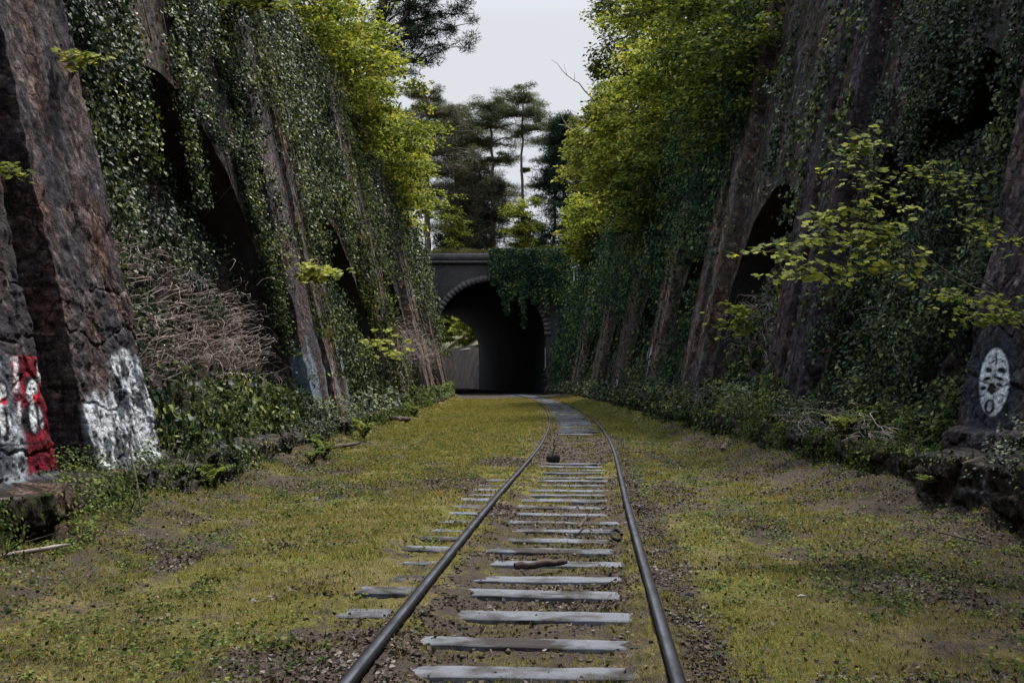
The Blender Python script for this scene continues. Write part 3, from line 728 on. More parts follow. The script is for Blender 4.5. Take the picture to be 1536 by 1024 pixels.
# facades: front and far
def facade(y, x0, x1, top, mat, name, thick=1.0, ringmat=None, rot=0.0, face=-1):
    cx = float(tcen(y))
    mbf = MB()
    ax, az = arch_prof(60)
    def tr(x, z, d): return np.stack([cx + (x - cx) * math.cos(rot) + 0 * z, y + (x - cx) * math.sin(rot) + d + 0 * z, z], -1)
    t = np.linspace(0, 1, 16)
    # upper field over the arch
    XX = cx + ax[None] + 0 * t[:, None]; ZZ = az[None] + (top - az[None]) * t[:, None]
    mbf.grid(tr(XX, ZZ, 0))
    for xa, xb in ((x0, cx - RT), (cx + RT, x1)):
        X2, Z2 = np.meshgrid(np.linspace(xa, xb, 20), np.linspace(-.3, top, 30)); mbf.grid(tr(X2, Z2, 0))
    # top and back
    X2, D2 = np.meshgrid(np.linspace(x0, x1, 20), np.array([0, thick])); mbf.grid(tr(X2, np.full(X2.shape, top), D2 * -face))
    mbf.build(name, mat, TP)
facade(ZP, -17, 13, 13.1, M['portal'], 'facade')
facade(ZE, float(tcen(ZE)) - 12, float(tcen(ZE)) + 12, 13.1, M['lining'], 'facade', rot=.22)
# arch ring: separate voussoirs in one ring part
mr = MB(); n = 39; cx = float(tcen(ZP))
for i in range(n):
    a0, a1 = PI * i / n + .0012, PI * (i + 1) / n - .0012
    r0, r1 = RT - .06, RT + .58 + random.uniform(-.03, .03); pr = .05 + random.uniform(-.006, .006)
    V = []
    for d in (-pr, .35):
        for (r_, a_) in ((r0, a0), (r1, a0), (r1, a1), (r0, a1)):
            V.append((cx + r_ * math.cos(a_), ZP + d, SPR + r_ * math.sin(a_)))
    mr.add(V, [[0, 1, 2, 3], [4, 7, 6, 5], [0, 4, 5, 1], [1, 5, 6, 2], [2, 6, 7, 3], [3, 7, 4, 0]])
mr.build('arch_ring', M['ring'], TP)
mc = MB(); mc.box((-2, ZP - .02, 13.2), (15, .24, .12))
mc.build('cornice', M['portal'], TP)
mc = MB(); mc.box((-2, ZP + .25, 13.72), (15, .25, .40))
mc.build('parapet', M['portal'], TP)

# far cutting wall seen through the tunnel
FW = thing('retaining_wall', 'sunlit brown cutting wall seen through the far end of the tunnel', 'retaining wall', (float(track(ZE)) + 4, ZE, 0))
ys = samples(ZE + .2, 232, .5); hs = samples(-.3, 6.6, .3)
YY, HH = np.meshgrid(ys, hs)
P = np.stack([track(YY) + 3.4 + .15 * HH + (fbm(YY * .7, HH * .7, None, 4, 6) - .5) * .5, YY, HH], -1)
mb = MB(); mb.grid(P, flip=True); mb.build('wall_face', M['farwall'], FW, True)
# ------------------------------------------------------------------ ground
def gheight(x, y):
    c = track(y); d = x - c
    g = (fbm(x * .8, y * .8, None, 4, 1) - .5) * .10 + (fbm(x * 6, y * 6, None, 4, 2) - .5) * .035
    inside = 1 - ss(.40, .66, np.abs(d + (fbm(x * 2, y * 2, None, 3, 3) - .5) * .3 - .05))
    leftout = (1 - ss(.10, .3, np.abs(d + 1.02 + (fbm(x * 1, y * 3, None, 2, 9) - .5) * .12))) * ss(5.2, 6.2, y) * (1 - ss(14, 15, y))
    strip = 1 - ss(1.5, 1.9, np.abs(d))
    low = np.maximum(inside, .86 * leftout)
    cover = ss(17, 17.8, y) * (1 - ss(25, 26, y))
    track_h = .045 * (1 - low) + .022 * cover + (fbm(x * 3, y * 3, None, 3, 13) - .5) * .035 + (fbm(x * 16, y * 16, None, 3, 12) - .5) * .03
    track_h = track_h - .012 * low
    g = g * (1 - strip) + track_h * strip
    l = -(footL(y) - .35) - x; r = x - (footR(y) - .55)
    g = g + .22 * ss(-1.0, .1, l) * ss(.2, .6, fbm(x * 1.2, y * 1.2, None, 3, 5)) + .3 * ss(-1.1, .1, r) * ss(.2, .6, fbm(x, y, None, 3, 6))
    return g
def dirtmap(x, y):
    c = track(y); d = x - c
    a = .04 * (1 - ss(.9, 1.4, np.abs(d)))
    a = a + .16 * (1 - ss(.5, .8, np.abs(d))) * (1 - ss(8, 11, y))
    a = a + .35 * (1 - ss(.55, .8, np.abs(d))) * ss(16.5, 18, y)
    a = a + .22 * (1 - ss(.06, .22, np.abs(d - .93)))
    a = a + .16 * ss(1.6, 2.6, x) * (1 - ss(22, 30, y)) + .08 * ss(1.2, 3.0, -x) * (1 - ss(10, 20, y))
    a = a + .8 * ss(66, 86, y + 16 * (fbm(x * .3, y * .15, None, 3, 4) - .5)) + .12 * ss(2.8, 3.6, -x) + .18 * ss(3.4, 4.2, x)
    a = a + .30 * ss(.50, .68, fbm(x * 1.1, y * .6, None, 4, 777)) * (1 - ss(16, 30, y))
    a = a - .16 * ss(20, 32, y) * (1 - ss(66, 84, y)) * ss(.9, 1.3, np.abs(d))
    return a
rows = [-40.0]
while rows[-1] < 232: rows.append(rows[-1] + max(.035, min(.8, abs(rows[-1]) * .0055)) if rows[-1] > 2.5 else rows[-1] + .25)
rows = np.array(rows)
u = np.linspace(0, 1, 300)
YY, UU = np.meshgrid(rows, u, indexing='ij')
xl = np.where(YY < 98, -(footL(YY) + 1.2), tcen(YY) - 5.6); xr = np.where(YY < 98, footR(YY) + 1.2, tcen(YY) + 5.6)
XX = xl + (xr - xl) * UU
ZZ = gheight(XX, YY) * (1 - ss(85, 95, YY))
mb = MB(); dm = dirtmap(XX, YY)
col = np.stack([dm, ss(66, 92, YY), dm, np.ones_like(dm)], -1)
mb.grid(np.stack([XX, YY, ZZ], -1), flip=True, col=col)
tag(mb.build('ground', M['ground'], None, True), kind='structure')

# upper ground on both sides, meeting over the tunnel
def edge(side, y):
    if y <= ZP + .6: return wx(side, y, TOP, SET + .5)
    if y < ZE + 1: return float(tcen(y))
    return float(tcen(y)) + side * 8.0
for side, nm in ((-1, 'embankment'), (1, 'embankment')):
    ysn = np.concatenate([np.arange(-40, ZP + .5, 2.0), [ZP + .55, ZP + .65], np.arange(ZP + 2, ZE + .9, 2.0), [ZE + .95, ZE + 1.05], np.arange(ZE + 3, 420, 6.0)])
    tt = np.concatenate([np.linspace(0, .1, 14), np.linspace(.12, 1, 14)])
    P = np.zeros((len(ysn), len(tt), 3))
    for i, y in enumerate(ysn):
        e = edge(side, y); P[i, :, 0] = e + (side * 400 - e) * tt; P[i, :, 1] = y
    P[..., 2] = TOP + .12 + (fbm(P[..., 0] * .2, P[..., 1] * .2, None, 4, 3) - .5) * .5 + 1.2 * ss(1, 12, np.abs(P[..., 0] - P[:, :1, 0]))
    if side > 0:      # grassy bank above the low far wall
        m = P[..., 1] > ZE + 2
        P[..., 2] = np.where(m, 6.6 + (P[..., 2] - 6.6) * ss(0, 9, P[..., 0] - (track(P[..., 1]) + 4.3)), P[..., 2])
        P[:, 0, 0] = np.where(m[:, 0], track(ysn) + 4.3, P[:, 0, 0])
    mb = MB(); mb.grid(P, flip=(side < 0))
    tag(mb.build(nm, M['plateau'], None, True), kind='structure')

# ------------------------------------------------------------------ track
def rail(off, label):
    ys = np.concatenate([np.arange(-6, 30, .15), np.arange(30, 225, .6)])
    c = track(ys); dx = np.gradient(c, ys); L = np.sqrt(1 + dx * dx)
    nx, ny = 1 / L, -dx / L
    prof = [(-.065, -.06), (-.06, -.02), (-.012, .0), (-.010, .035), (-.034, .048), (-.0365, .055), (-.0365, .078), (-.034, .085), (-.026, .0895), (-.012, .0912), (.012, .0912), (.026, .0895), (.034, .085), (.0365, .078), (.0365, .055), (.034, .048), (.010, .035), (.012, 0), (.06, -.02), (.065, -.06)]
    P = np.stack([np.stack([c + nx * (off + a), ys + ny * (off + a), np.full(len(ys), h) + (vn(ys * .25, ys * 0, None, 31) - .5) * .008], -1) for a, h in prof], 1)
    top = np.array([(1.0 if a * off < 0 else .25) if h > .091 else 0.0 for a, h in prof])  # polished strip on the head; its brighter inner half is a painted highlight
    col = np.broadcast_to(top[None, :, None], P.shape[:2] + (1,)) * np.ones(4)
    col = np.concatenate([np.broadcast_to(top[None, :, None], P.shape[:2] + (3,)), np.ones(P.shape[:2] + (1,))], -1)
    mb = MB(); mb.grid(P, col=col)
    t = thing('rail', label, 'rail', (float(track(0) + off), 0, 0), 'rails of the railway track')
    mb.build('rail_bar', M['rail'], t, True)
    # bolted joint plates every 18 m
    for yj in (9.6 if off < 0 else 7.5, 27.5, 45.5):
        for s in (-1, 1):
            cx_ = float(track(yj)); dxx = float(track(yj + .5) - track(yj - .5)); a = -math.atan(dxx)
            m2 = MB(); X0 = cx_ + off + s * .024; m2.box((X0, yj, .028), (.011, .3, .022), a)
            for k in (-.2, -.07, .07, .2):
                m2.tube([(X0 + s * .009 + dxx * k, yj + k, .028), (X0 + s * .028 + dxx * k, yj + k, .028)], .011, 6)
            m2.build('joint_plate', M['rail'], t)
rail(-.752, 'dark worn steel rail on the left of the track')
rail(.752, 'dark worn steel rail on the right of the track')

def sleeper_mesh(seed):
    r = np.random.default_rng(seed)
    L2, W2, Hh = 1.25, .105, .12
    xs = np.linspace(-L2, L2, 90); prof = [(-W2, -Hh), (-W2, -.006), (-W2 * .96, 0), (-W2 * .45, .001), (0, .0), (W2 * .45, .001), (W2 * .96, 0), (W2, -.006), (W2, -Hh)]
    XX, _ = np.meshgrid(xs, np.arange(len(prof)), indexing='ij')
    P = np.zeros((len(xs), len(prof), 3))
    for j, (a, h) in enumerate(prof):
        P[:, j, 0] = xs + (0 if h < -.05 else 0); P[:, j, 1] = a * (1 + (fbm(xs * 3, xs * 0 + (a > 0), None, 4, seed) - .5) * .10); P[:, j, 2] = h
        P[:, j, 2] += (fbm(xs * 5, xs * 0 + a * 30, None, 4, seed + 3) - .5) * .010 * (h > -.05)
    P[0, :, 0] += (r.random(len(prof)) - .5) * .05; P[-1, :, 0] += (r.random(len(prof)) - .5) * .05
    mb = MB(); mb.grid(P)
    for e in (0, -1):
        V = P[e]; c = V.mean(0); i = np.arange(len(V) - 1)
        mb.add(np.vstack([V, c]), np.stack([i, i + 1, np.full(len(i), len(V))], -1))
    V = np.vstack(mb.v); Q = np.vstack(mb.q)
    me = mesh_from('sleeper', V, Q, False); me.materials.append(M['sleeper'])
    return me
SM = [sleeper_mesh(100 + k) for k in range(7)]
ORD = 'nearest second third fourth fifth sixth seventh eighth ninth tenth eleventh twelfth thirteenth fourteenth fifteenth sixteenth seventeenth eighteenth nineteenth twentieth twenty-first twenty-second'.split()
k = 0; y = 4.91; idx = 0
while y < 96:
    if not (17.3 < y < 25.3):
        o = bpy.data.objects.new('sleeper', SM[(idx * 5) % 7]); COL.objects.link(o)
        dx = float(track(y + .5) - track(y - .5))
        zt = .010 + random.uniform(-.010, .007)
        if k in (0, 3): zt += .012
        if y > 25: zt += .024
        o.location = (float(track(y)) + random.uniform(-.05, .05), y + random.uniform(-.02, .02), zt)
        o.rotation_euler = (random.uniform(-.03, .03), random.uniform(-.008, .008), -math.atan(dx) + random.uniform(-.015, .015) + (PI if idx % 2 else 0))
        if y < 17.3:
            lab = 'weathered grey wooden sleeper nearest to the camera' if k == 0 else '%s weathered grey wooden sleeper counting from the nearest one' % ORD[k]
        else: lab = 'pale sleeper in the tight far run where the track curves to the tunnel'
        tag(o, lab, 'sleeper', 'wooden sleepers under the rails'); idx += 1
    k += 1; y += .578

# ------------------------------------------------------------------ leaf helpers
def unit(v): return v / (np.linalg.norm(v, axis=-1, keepdims=True) + 1e-9)
T_IVY = np.array([(0, 0, 0), (-.55, .12, .0), (-.42, .62, -.06), (0, 1.05, -.16), (.42, .62, -.06), (.55, .12, 0)], float); T_IVY[:, 2] += np.array([.0, .12, .08, 0, .08, .12]); Q_IVY = np.array([[0, 3, 2, 1], [0, 5, 4, 3]])
T_OVAL = np.array([(0, 0, 0), (-.42, .5, .1), (0, 1.1, -.12), (.42, .5, .1)], float); Q_OVAL = np.array([[0, 3, 2, 1]])
T_BLADE = np.array([(-.5, 0, 0), (.5, 0, 0), (.22, 1.0, 0), (-.12, 1.0, .0)], float); Q_BLADE = np.array([[0, 1, 2, 3]])
T_MAPLE = np.array([(0, 0, 0), (-.62, .1, .02), (-.28, .42, .05), (-.62, .78, -.05), (0, 1.1, -.12), (.62, .78, -.05), (.28, .42, .05), (.62, .1, .02)], float)
Q_MAPLE = np.array([[0, 2, 1, 1], [0, 4, 3, 2], [0, 6, 5, 4], [0, 7, 6, 6]])
T_NEEDLE = np.array([(-.10, 0, 0), (.10, 0, 0), (.05, 1.0, 0), (-.05, 1.0, .0)], float)

def leaves(name, pos, nrm, axis, size, T, Q, mat, parent=None, width=None):
    pos = np.asarray(pos, float); n = len(pos)
    nrm = unit(np.asarray(nrm, float)); axis = np.asarray(axis, float)
    t = unit(axis - (axis * nrm).sum(1, keepdims=True) * nrm); b = np.cross(t, nrm)
    size = np.broadcast_to(np.asarray(size, float), (n,))[:, None, None]
    w = size if width is None else np.broadcast_to(np.asarray(width, float), (n,))[:, None, None]
    V = pos[:, None] + b[:, None] * T[None, :, :1] * w + t[:, None] * T[None, :, 1:2] * size + nrm[:, None] * T[None, :, 2:3] * size
    if parent is not None: V = V - np.array(parent.location)
    k = len(T)
    QQ = (Q[None] + (np.arange(n) * k)[:, None, None]).reshape(-1, 4)
    me = mesh_from(name, V.reshape(-1, 3), QQ, False)
    return link_mesh(name, me, mat, parent)

def rnd(n, s=1.0): return rng.normal(0, s, (n, 3))

# ------------------------------------------------------------------ ivy on the walls
def surf(side, y, h):
    """depth of the visible wall surface behind the pilaster plane"""
    d = np.full(y.shape, SET)
    for (a, b) in PIL[side]:
        d = np.where((y > a) & (y < b), 0.0, d)
    for b in BAY[side]:
        ya, yb = b[0] + MARG, b[1] - MARG
        m = (y > ya) & (y < yb) & (h < arch_h(side, b, y))
        d = np.where(m, SET + fill_depth(side, b, y, h), d)
    return d

def ivy(label, side, y0, y1, h0, h1, dens, n, size, mat, thick=.22, name='ivy', seed=0, T=T_IVY, Q=Q_IVY, depth=None, cat='ivy'):
    y = rng.uniform(y0, y1, n); h = rng.uniform(h0, h1, n)
    gp = fbm(y * 2.6, h * 1.7, None, 4, 900 + seed)
    keep = rng.random(n) < dens(y, h) * (.05 + .95 * ss(.41, .53, gp))
    y, h = y[keep], h[keep]
    d = surf(side, y, h) if depth is None else depth(y, h)
    m = len(y)
    lump = 2.2 * ss(.35, .65, fbm(y * 2.2, h * 1.5, None, 3, 55 + seed)) * .6
    dd = d - rng.random(m) ** 1.3 * thick * (.4 + 1.4 * lump) - .07
    P = np.stack([wx(side, y, h) + side * dd, y, h], -1)
    nr = np.stack([np.full(m, -side * 1.0), np.full(m, -.35), np.full(m, .45)], -1) + rnd(m, .42)
    ax = np.stack([np.full(m, -side * .35), np.zeros(m), np.full(m, -1.0)], -1) + rnd(m, .45)
    s = size * rng.uniform(.55, 1.25, m)
    root = thing(name, label, cat, (float(wx(side, (y0 + y1) / 2, h0)), (y0 + y1) / 2, h0), 'ivy growing on the cutting walls')
    leaves('foliage', P, nr, ax, s, T, Q, mat, root)
    # a few climbing stems
    mb = MB()
    for _ in range(max(4, int((y1 - y0) * 1.2))):
        yy = rng.uniform(y0, y1); hh = np.linspace(h0, h1, 14)
        yv = yy + np.cumsum(rng.normal(0, .09, 14))
        yv = np.clip(yv, y0, y1)
        sd = surf(side, yv, hh) if depth is None else depth(yv, hh)
        mb.tube(np.stack([wx(side, yv, hh) + side * (sd - .04), yv, hh], -1), .012, 4, False)
    mb.build('stem', M['bark'], root)
    return root

def streak(y, h, s, fy=1.6, fh=.22): return fbm(y * fy, h * fh, None, 4, s)
def inbay(side, k, y, h, pad=0.0):
    b = BAY[side][k]
    return (y > b[0] + MARG) & (y < b[1] - MARG) & (h < arch_h(side, b, y) - pad)

# left wall, bay 1
b1 = BAY[-1][1]
def dens_L1(y, h):
    s = streak(y, h, 401, 1.5, .08); fine = fbm(y * 2.2, h * 1.6, None, 3, 402)
    top = ss(.50, .56, s + .05 * ss(5.5, 9, h)) * ss(.34, .5, fine + .06)
    side_near = (1 - ss(.5, 1.4, (y - 12.5) + (fbm(h * .5, h * 0, None, 2, 41) - .5) * 1.4)) * ss(3.3, 4.2, h)
    far = (1 - ss(.5, 1.3, 22.5 - y + (fbm(h * .8, h * 0, None, 2, 42) - .5) * .8)) * ss(2.0, 2.6, h)
    inn = inbay(-1, 1, y, h)
    return np.where(inn, 0, np.maximum(np.maximum(top, side_near), far))
ivy('thick glossy ivy blanketing the wall above the first big niche on the left', -1, 12.5, 22.5, 2, TOP, dens_L1, 210000, .056, M['ivy_mid'], .28, seed=1)
def dens_L1in(y, h):
    s = .04 + fbm(y * .9, h * .6, None, 4, 405)
    return np.where(inbay(-1, 1, y, h), ss(.42, .56, s + .12 * ss(2.6, 4.6, h) - .10 + .22 * (1 - ss(13.6, 15.2, y)) * ss(1.6, 2.6, h)) * .8, 0)
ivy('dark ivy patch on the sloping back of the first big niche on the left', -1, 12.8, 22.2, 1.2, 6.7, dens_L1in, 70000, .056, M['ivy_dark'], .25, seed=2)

# hanging strands across the arch
def strands(label, side, items, mat, size, depth, spread=.16, density=95, name='hanging_ivy', group='ivy strands hanging over the arches'):
    allP = []
    mb = MB()
    for (y, htop, hbot) in items:
        L = htop - hbot; m = int(L * density); t = rng.random(m)
        h = htop - L * t
        w = spread * (1 - .55 * t)
        sway = np.sin(h * 1.3 + y) * .08
        yy = y + sway + rng.normal(0, 1, m) * w
        P = np.stack([wx(side, yy, h) + side * (depth + .215 * (htop - h) * 0 + rng.normal(0, .09, m)), yy, h], -1)
        allP.append(P)
        hh = np.linspace(htop, hbot, 8)
        mb.tube(np.stack([wx(side, np.full(8, y), hh) + side * depth, y + np.sin(hh * 1.3 + y) * .08, hh], -1), .01, 4, False)
    P = np.vstack(allP); m = len(P)
    nr = np.stack([np.full(m, -side * 1.0), np.full(m, -.5), np.full(m, .35)], -1) + rnd(m, .5)
    ax = np.stack([np.zeros(m), np.zeros(m), np.full(m, -1.0)], -1) + rnd(m, .45)
    yc = float(P[:, 1].mean())
    root = thing(name, label, 'ivy', (float(P[:, 0].mean()), yc, float(P[:, 2].max())), group)
    leaves('foliage', P, nr, ax, size * rng.uniform(.6, 1.2, m), T_IVY, Q_IVY, mat, root)
    mb.build('stem', M['bark'], root)
strands('curtain of ivy strands hanging across the first big niche on the left', -1,
        [(13.5, 6.6, 3.6), (15.2, 7.2, 4.6), (15.5, 7.2, 5.2), (17.7, 7.6, 4.5), (21.6, 6.6, 2.6), (21.9, 6.2, 2.0)], M['ivy_mid'], .056, SET - .2, .13, 360)

# left pilaster streaks and further bays
def streak_dens(side, s, lo, hi, bare=.0, a=.46, b=.56):
    return lambda y, h: ss(a, b, streak(y, h, s, 2.4, .2) + .10 * ss(lo, hi, h) - bare * (1 - ss(lo, hi, h)))
ivy('thin ivy streaks running down the second pair of pilasters on the left', -1, 22.5, 27.6, 1.5, TOP, streak_dens(-1, 411, 3, 10, .12, .50, .58), 30000, .07, M['ivy_mid'], .16, seed=3)
ivy('yellow green ivy filling the slot between the second pair of pilasters on the left', -1, 24.5, 25.5, 2.5, TOP, lambda y, h: .9 * ss(.35, .5, fbm(h * .6, h * 0, None, 3, 5)), 14000, .07, M['ivy_yellow'], .3, seed=4)
def dens_up(side, s, k):
    return lambda y, h: np.where(inbay(side, k, y, h), 0, ss(.50, .58, streak(y, h, s, 1.5, .13) + .14 * ss(6, 11, h)))
def dens_in(side, s, k, lo=0.0, base=.1):
    return lambda y, h: np.where(inbay(side, k, y, h), ss(.38, .5, fbm(y * .6, h * .6, None, 3, s) + base) * (1 - ss(.62, .9, h / 6.6)), 0)
ivy('dark ivy over the wall above the second niche on the left', -1, 27.5, 37.7, 4, TOP, dens_up(-1, 421, 2), 60000, .08, M['ivy_mid'], .3, seed=5)
ivy('dense green ivy mound filling the second niche on the left', -1, 27.8, 37.4, .4, 6.7, dens_in(-1, 422, 2, base=.22), 50000, .08, M['ivy_mid'], .3, seed=6)
ivy('light green ivy edge trailing down the far side of the second niche on the left', -1, 35.6, 39.0, 1.0, 10, lambda y, h: (1 - ss(.3, 1.0, np.abs(y - 37.4 + (h - 5) * .12 + (fbm(h * .6, h * 0, None, 2, 8) - .5) * .9))), 20000, .10, M['ivy_yellow'], .25, seed=7)
ivy('ivy streaks on the third pair of pilasters on the left', -1, 38.5, 42.8, 3, TOP, streak_dens(-1, 431, 4, 11, .10, .49, .58), 12000, .12, M['ivy_yellow'], .2, seed=8, T=T_OVAL, Q=Q_OVAL)
ivy('ivy over the wall above the third niche on the left', -1, 42.7, 52.9, 3, TOP, dens_up(-1, 441, 3), 22000, .13, M['ivy_mid'], .3, seed=9, T=T_OVAL, Q=Q_OVAL)
ivy('sparse ivy low in the third niche on the left', -1, 43, 52.6, .4, 6, dens_in(-1, 442, 3, base=.0), 9000, .12, M['ivy_yellow'], .3, seed=10, T=T_OVAL, Q=Q_OVAL)
ivy('ivy sheet hanging down the far left wall beside the tunnel mouth', -1, 53, 98, 3.5, TOP, lambda y, h: ss(.48, .57, streak(y, h, 451, .9, .14) + .12 * ss(5, 11, h)), 50000, .16, M['ivy_mid'], .4, seed=11, T=T_OVAL, Q=Q_OVAL)
# ivy foot growth
ivy('ivy at the foot of the first big niche on the left', -1, 12.6, 22.4, .5, 1.8, lambda y, h: .9 * ss(.3, .5, fbm(y, h, None, 3, 8)) * (1 - ss(1.0, 1.8, h)), 15000, .085, M['ivy_mid'], .5, seed=12)

# right wall
def dens_R1in(y, h):
    return np.where(inbay(1, 1, y, h, .5), .95 * ss(.34, .48, fbm(y * .9, h * .9, None, 3, 501) + .05), 0)
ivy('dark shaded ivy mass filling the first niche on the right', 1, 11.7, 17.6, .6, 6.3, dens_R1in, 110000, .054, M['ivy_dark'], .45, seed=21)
def dens_R1(y, h):
    s = streak(y, h, 511, 1.3, .16) - .10
    return np.where(inbay(1, 1, y, h), 0, np.maximum(ss(.54, .62, s + .06 * ss(6.5, 10, h)), (1 - ss(.4, 1.0, np.abs(y - 15.2))) * ss(5.5, 6.5, h)))
ivy('ivy drapes on the wall above the first niche on the right', 1, 11.4, 17.9, 4.5, TOP, dens_R1, 60000, .054, M['ivy_dark'], .3, seed=22)
ivy('glossy ivy tumbling over the painted mask pilaster on the right', 1, 9.4, 11.5, 5.6, 12, lambda y, h: ss(.53, .60, streak(y, h, 521, 2.0, .3) + .07 * ss(4, 6, h)), 30000, .055, M['ivy_dark'], .3, seed=23)
strands('ivy strands hanging over the mouth of the first niche on the right', 1, [(15.6, 7.4, 5.0), (15.1, 7.6, 4.7), (14.5, 7.0, 5.4), (13.5, 6.8, 5.0), (12.2, 6.4, 4.2), (16.8, 6.4, 4.3)], M['ivy_dark'], .054, SET - .2, .13, 330)
ivy('thin mossy ivy on the double pilaster right of the second niche', 1, 17.9, 20.7, 1, TOP, streak_dens(1, 531, 4, 10, .08), 12000, .085, M['ivy_mid'], .15, seed=24)
ivy('ivy over the wall above the second niche on the right', 1, 20.6, 28.3, 4, TOP, lambda y, h: dens_up(1, 541, 2)(y, h) * ss(.54, .60, streak(y, h, 546, 1.5, .15)), 34000, .08, M['ivy_dark'], .3, seed=25)
ivy('mixed ivy and brambles low in the second niche on the right', 1, 20.9, 27, .7, 6, dens_in(1, 542, 2, base=.02), 12000, .095, M['ivy_mid'], .3, seed=26)
def dens_curt(s, lo, hi):
    def f(y, h):
        onp = np.zeros(y.shape)
        for (a, b) in PIL[1]: onp = np.where((y > a - .1) & (y < b + .1), 1.0, onp)
        onp = onp * (1 - ss(6.0, 9.0, h + 5 * (fbm(y * .6, h * 0, None, 2, s + 3) - .5)))
        return ss(.46, .54, streak(y, h, s, 1.6, .13) + .17 * ss(lo, hi, h) - .12 * (1 - ss(lo - 2, lo, h))) * (1 - .9 * onp)
    return f
ivy('heavy blue green ivy curtain on the middle of the right wall', 1, 28.3, 41.3, 1.0, TOP, dens_curt(551, 5.5, 9.0), 70000, .12, M['ivy_blue'], .5, seed=27, T=T_OVAL, Q=Q_OVAL)
ivy('long ivy curtain hanging on the right wall toward the tunnel', 1, 41.3, 66, .8, TOP, dens_curt(561, 3, 7), 60000, .16, M['ivy_blue'], .6, seed=28, T=T_OVAL, Q=Q_OVAL)
ivy('ivy curtain on the right wall just before the tunnel mouth', 1, 66, 99, .8, TOP, dens_curt(571, 2.5, 6), 45000, .22, M['ivy_blue'], .6, seed=29, T=T_OVAL, Q=Q_OVAL)

# portal ivy
def portal_ivy():
    P = []
    cx = float(tcen(ZP))
    # curtain from the parapet, right part
    n = 26000
    x = rng.uniform(-2.3, 9, n); z = rng.uniform(8, 14.6, n)
    low = 13.0 - 2.6 * (fbm(x * 1.6, x * 0, None, 4, 3) - .3) - 1.4 * ss(1.0, 3.5, x) - 2.5 * ss(3.0, 6, x)
    k = (z > low - rng.random(n) * .8)
    P.append(np.stack([x[k], ZP - .35 - rng.random(k.sum()) * .4, z[k]], -1))
    for (xs, zb, w) in ((-1.3, 9.9, .12), (-1.1, 10.4, .1), (.3, 9.9, .12), (.6, 10.2, .14), (1.8, 9.8, .14), (-.9, 9.0, .18), (-.5, 7.9, .25), (-.1, 9.3, .2), (.9, 8.8, .2), (1.15, 6.6, .22), (1.35, 9.6, .2), (2.3, 9.0, .25), (2.9, 9.2, .3), (-1.9, 10.8, .2), (3.4, 8.2, .3)):
        m = int((12.5 - zb) * 130); t = rng.random(m)
        P.append(np.stack([xs + rng.normal(0, w, m) * (1 - .5 * t), np.full(m, ZP - .4) + rng.normal(0, .1, m), 12.5 - (12.5 - zb) * t], -1))
    P = np.vstack(P); m = len(P)
    root = thing('hanging_ivy', 'blue green ivy hanging from the parapet over the tunnel arch', 'ivy', (2, ZP - .3, 13), None)
    nr = np.tile([0, -1.0, .3], (m, 1)) + rnd(m, .45); ax = np.tile([0, 0, -1.0], (m, 1)) + rnd(m, .4)
    leaves('foliage', P, nr, ax, .2 * rng.uniform(.6, 1.2, m), T_OVAL, Q_OVAL, M['ivy_blue'], root)
portal_ivy()

# ------------------------------------------------------------------ trees
def limb(mb, p0, p1, r0, r1, n=7, wob=.12, sag=0.0, sides=6):
    p0 = np.array(p0, float); p1 = np.array(p1, float); t = np.linspace(0, 1, n)[:, None]
    L = np.linalg.norm(p1 - p0)
    pts = p0 + (p1 - p0) * t + np.vstack([np.zeros((1, 3)), rng.normal(0, wob * L / n, (n - 2, 3)), np.zeros((1, 3))])
    pts[:, 2] += sag * np.sin(t[:, 0] * PI) * L
    mb.tube(pts, r0 + (r1 - r0) * t[:, 0], sides)
    return pts

def broadleaf(label, base, height, cc, rad, ncl, per, leaf, mat, bark='bark', name='broadleaf_tree', spread=.95, group='trees along the rim of the cutting', cat='tree', flat=.30, trunk_r=None, T=T_OVAL, Q=Q_OVAL, droop=.35):
    base = np.array(base, float); cc = np.array(cc, float); rad = np.array(rad, float)
    root = thing(name, label, cat, tuple(base), group)
    tr = trunk_r or max(.06, height * .017)
    mb = MB()
    top = cc + np.array([0, 0, rad[2] * .55])
    mid = base + np.array([0, 0, height * .35]) + (cc - base) * np.array([.15, .15, 0])
    tp = np.vstack([limb(mb, base, mid, tr, tr * .8, 6, .1), limb(mb, mid, top, tr * .8, tr * .2, 8, .15)])
    v = unit(rnd(ncl)); r = rng.random(ncl) ** .45
    # lumpy outline
    lump = .72 + .55 * fbm(v[:, 0] * 1.6 + base[1], v[:, 1] * 1.6, v[:, 2] * 1.6, 2, 5)
    C = cc + v * rad * (r * lump)[:, None]
    for i in range(ncl):
        if i % 3 == 0 or i < 12:
            j = rng.integers(len(tp) // 3, len(tp)); s0 = tp[j]
            limb(mb, s0, C[i], tr * .28, .012, 7, .2, .06, 5)
    mb.build('trunk', M[bark], root)
    P = []; A = []
    for c in C:
        k = int(per * rng.uniform(.5, 1.4)); sz = spread * rng.uniform(.6, 1.35)
        d = unit(rnd(k)) * (rng.random(k) ** .5)[:, None] * np.array([sz, sz, sz * flat])
        rr = np.hypot(d[:, 0], d[:, 1]); d[:, 2] -= droop * rr * rr / max(sz, .1)
        P.append(c + d); A.append(np.stack([d[:, 0], d[:, 1], -.5 * sz - .2 + 0 * rr], -1))
    P = np.vstack(P); A = np.vstack(A); m = len(P)
    nr = np.tile([0, -.25, 1.0], (m, 1)) + rnd(m, .45)
    leaves('crown', P, nr, A + rnd(m, .3), leaf * rng.uniform(.6, 1.25, m), T, Q, mat, root)
    return root

TG = TOP + .2
bl = broadleaf
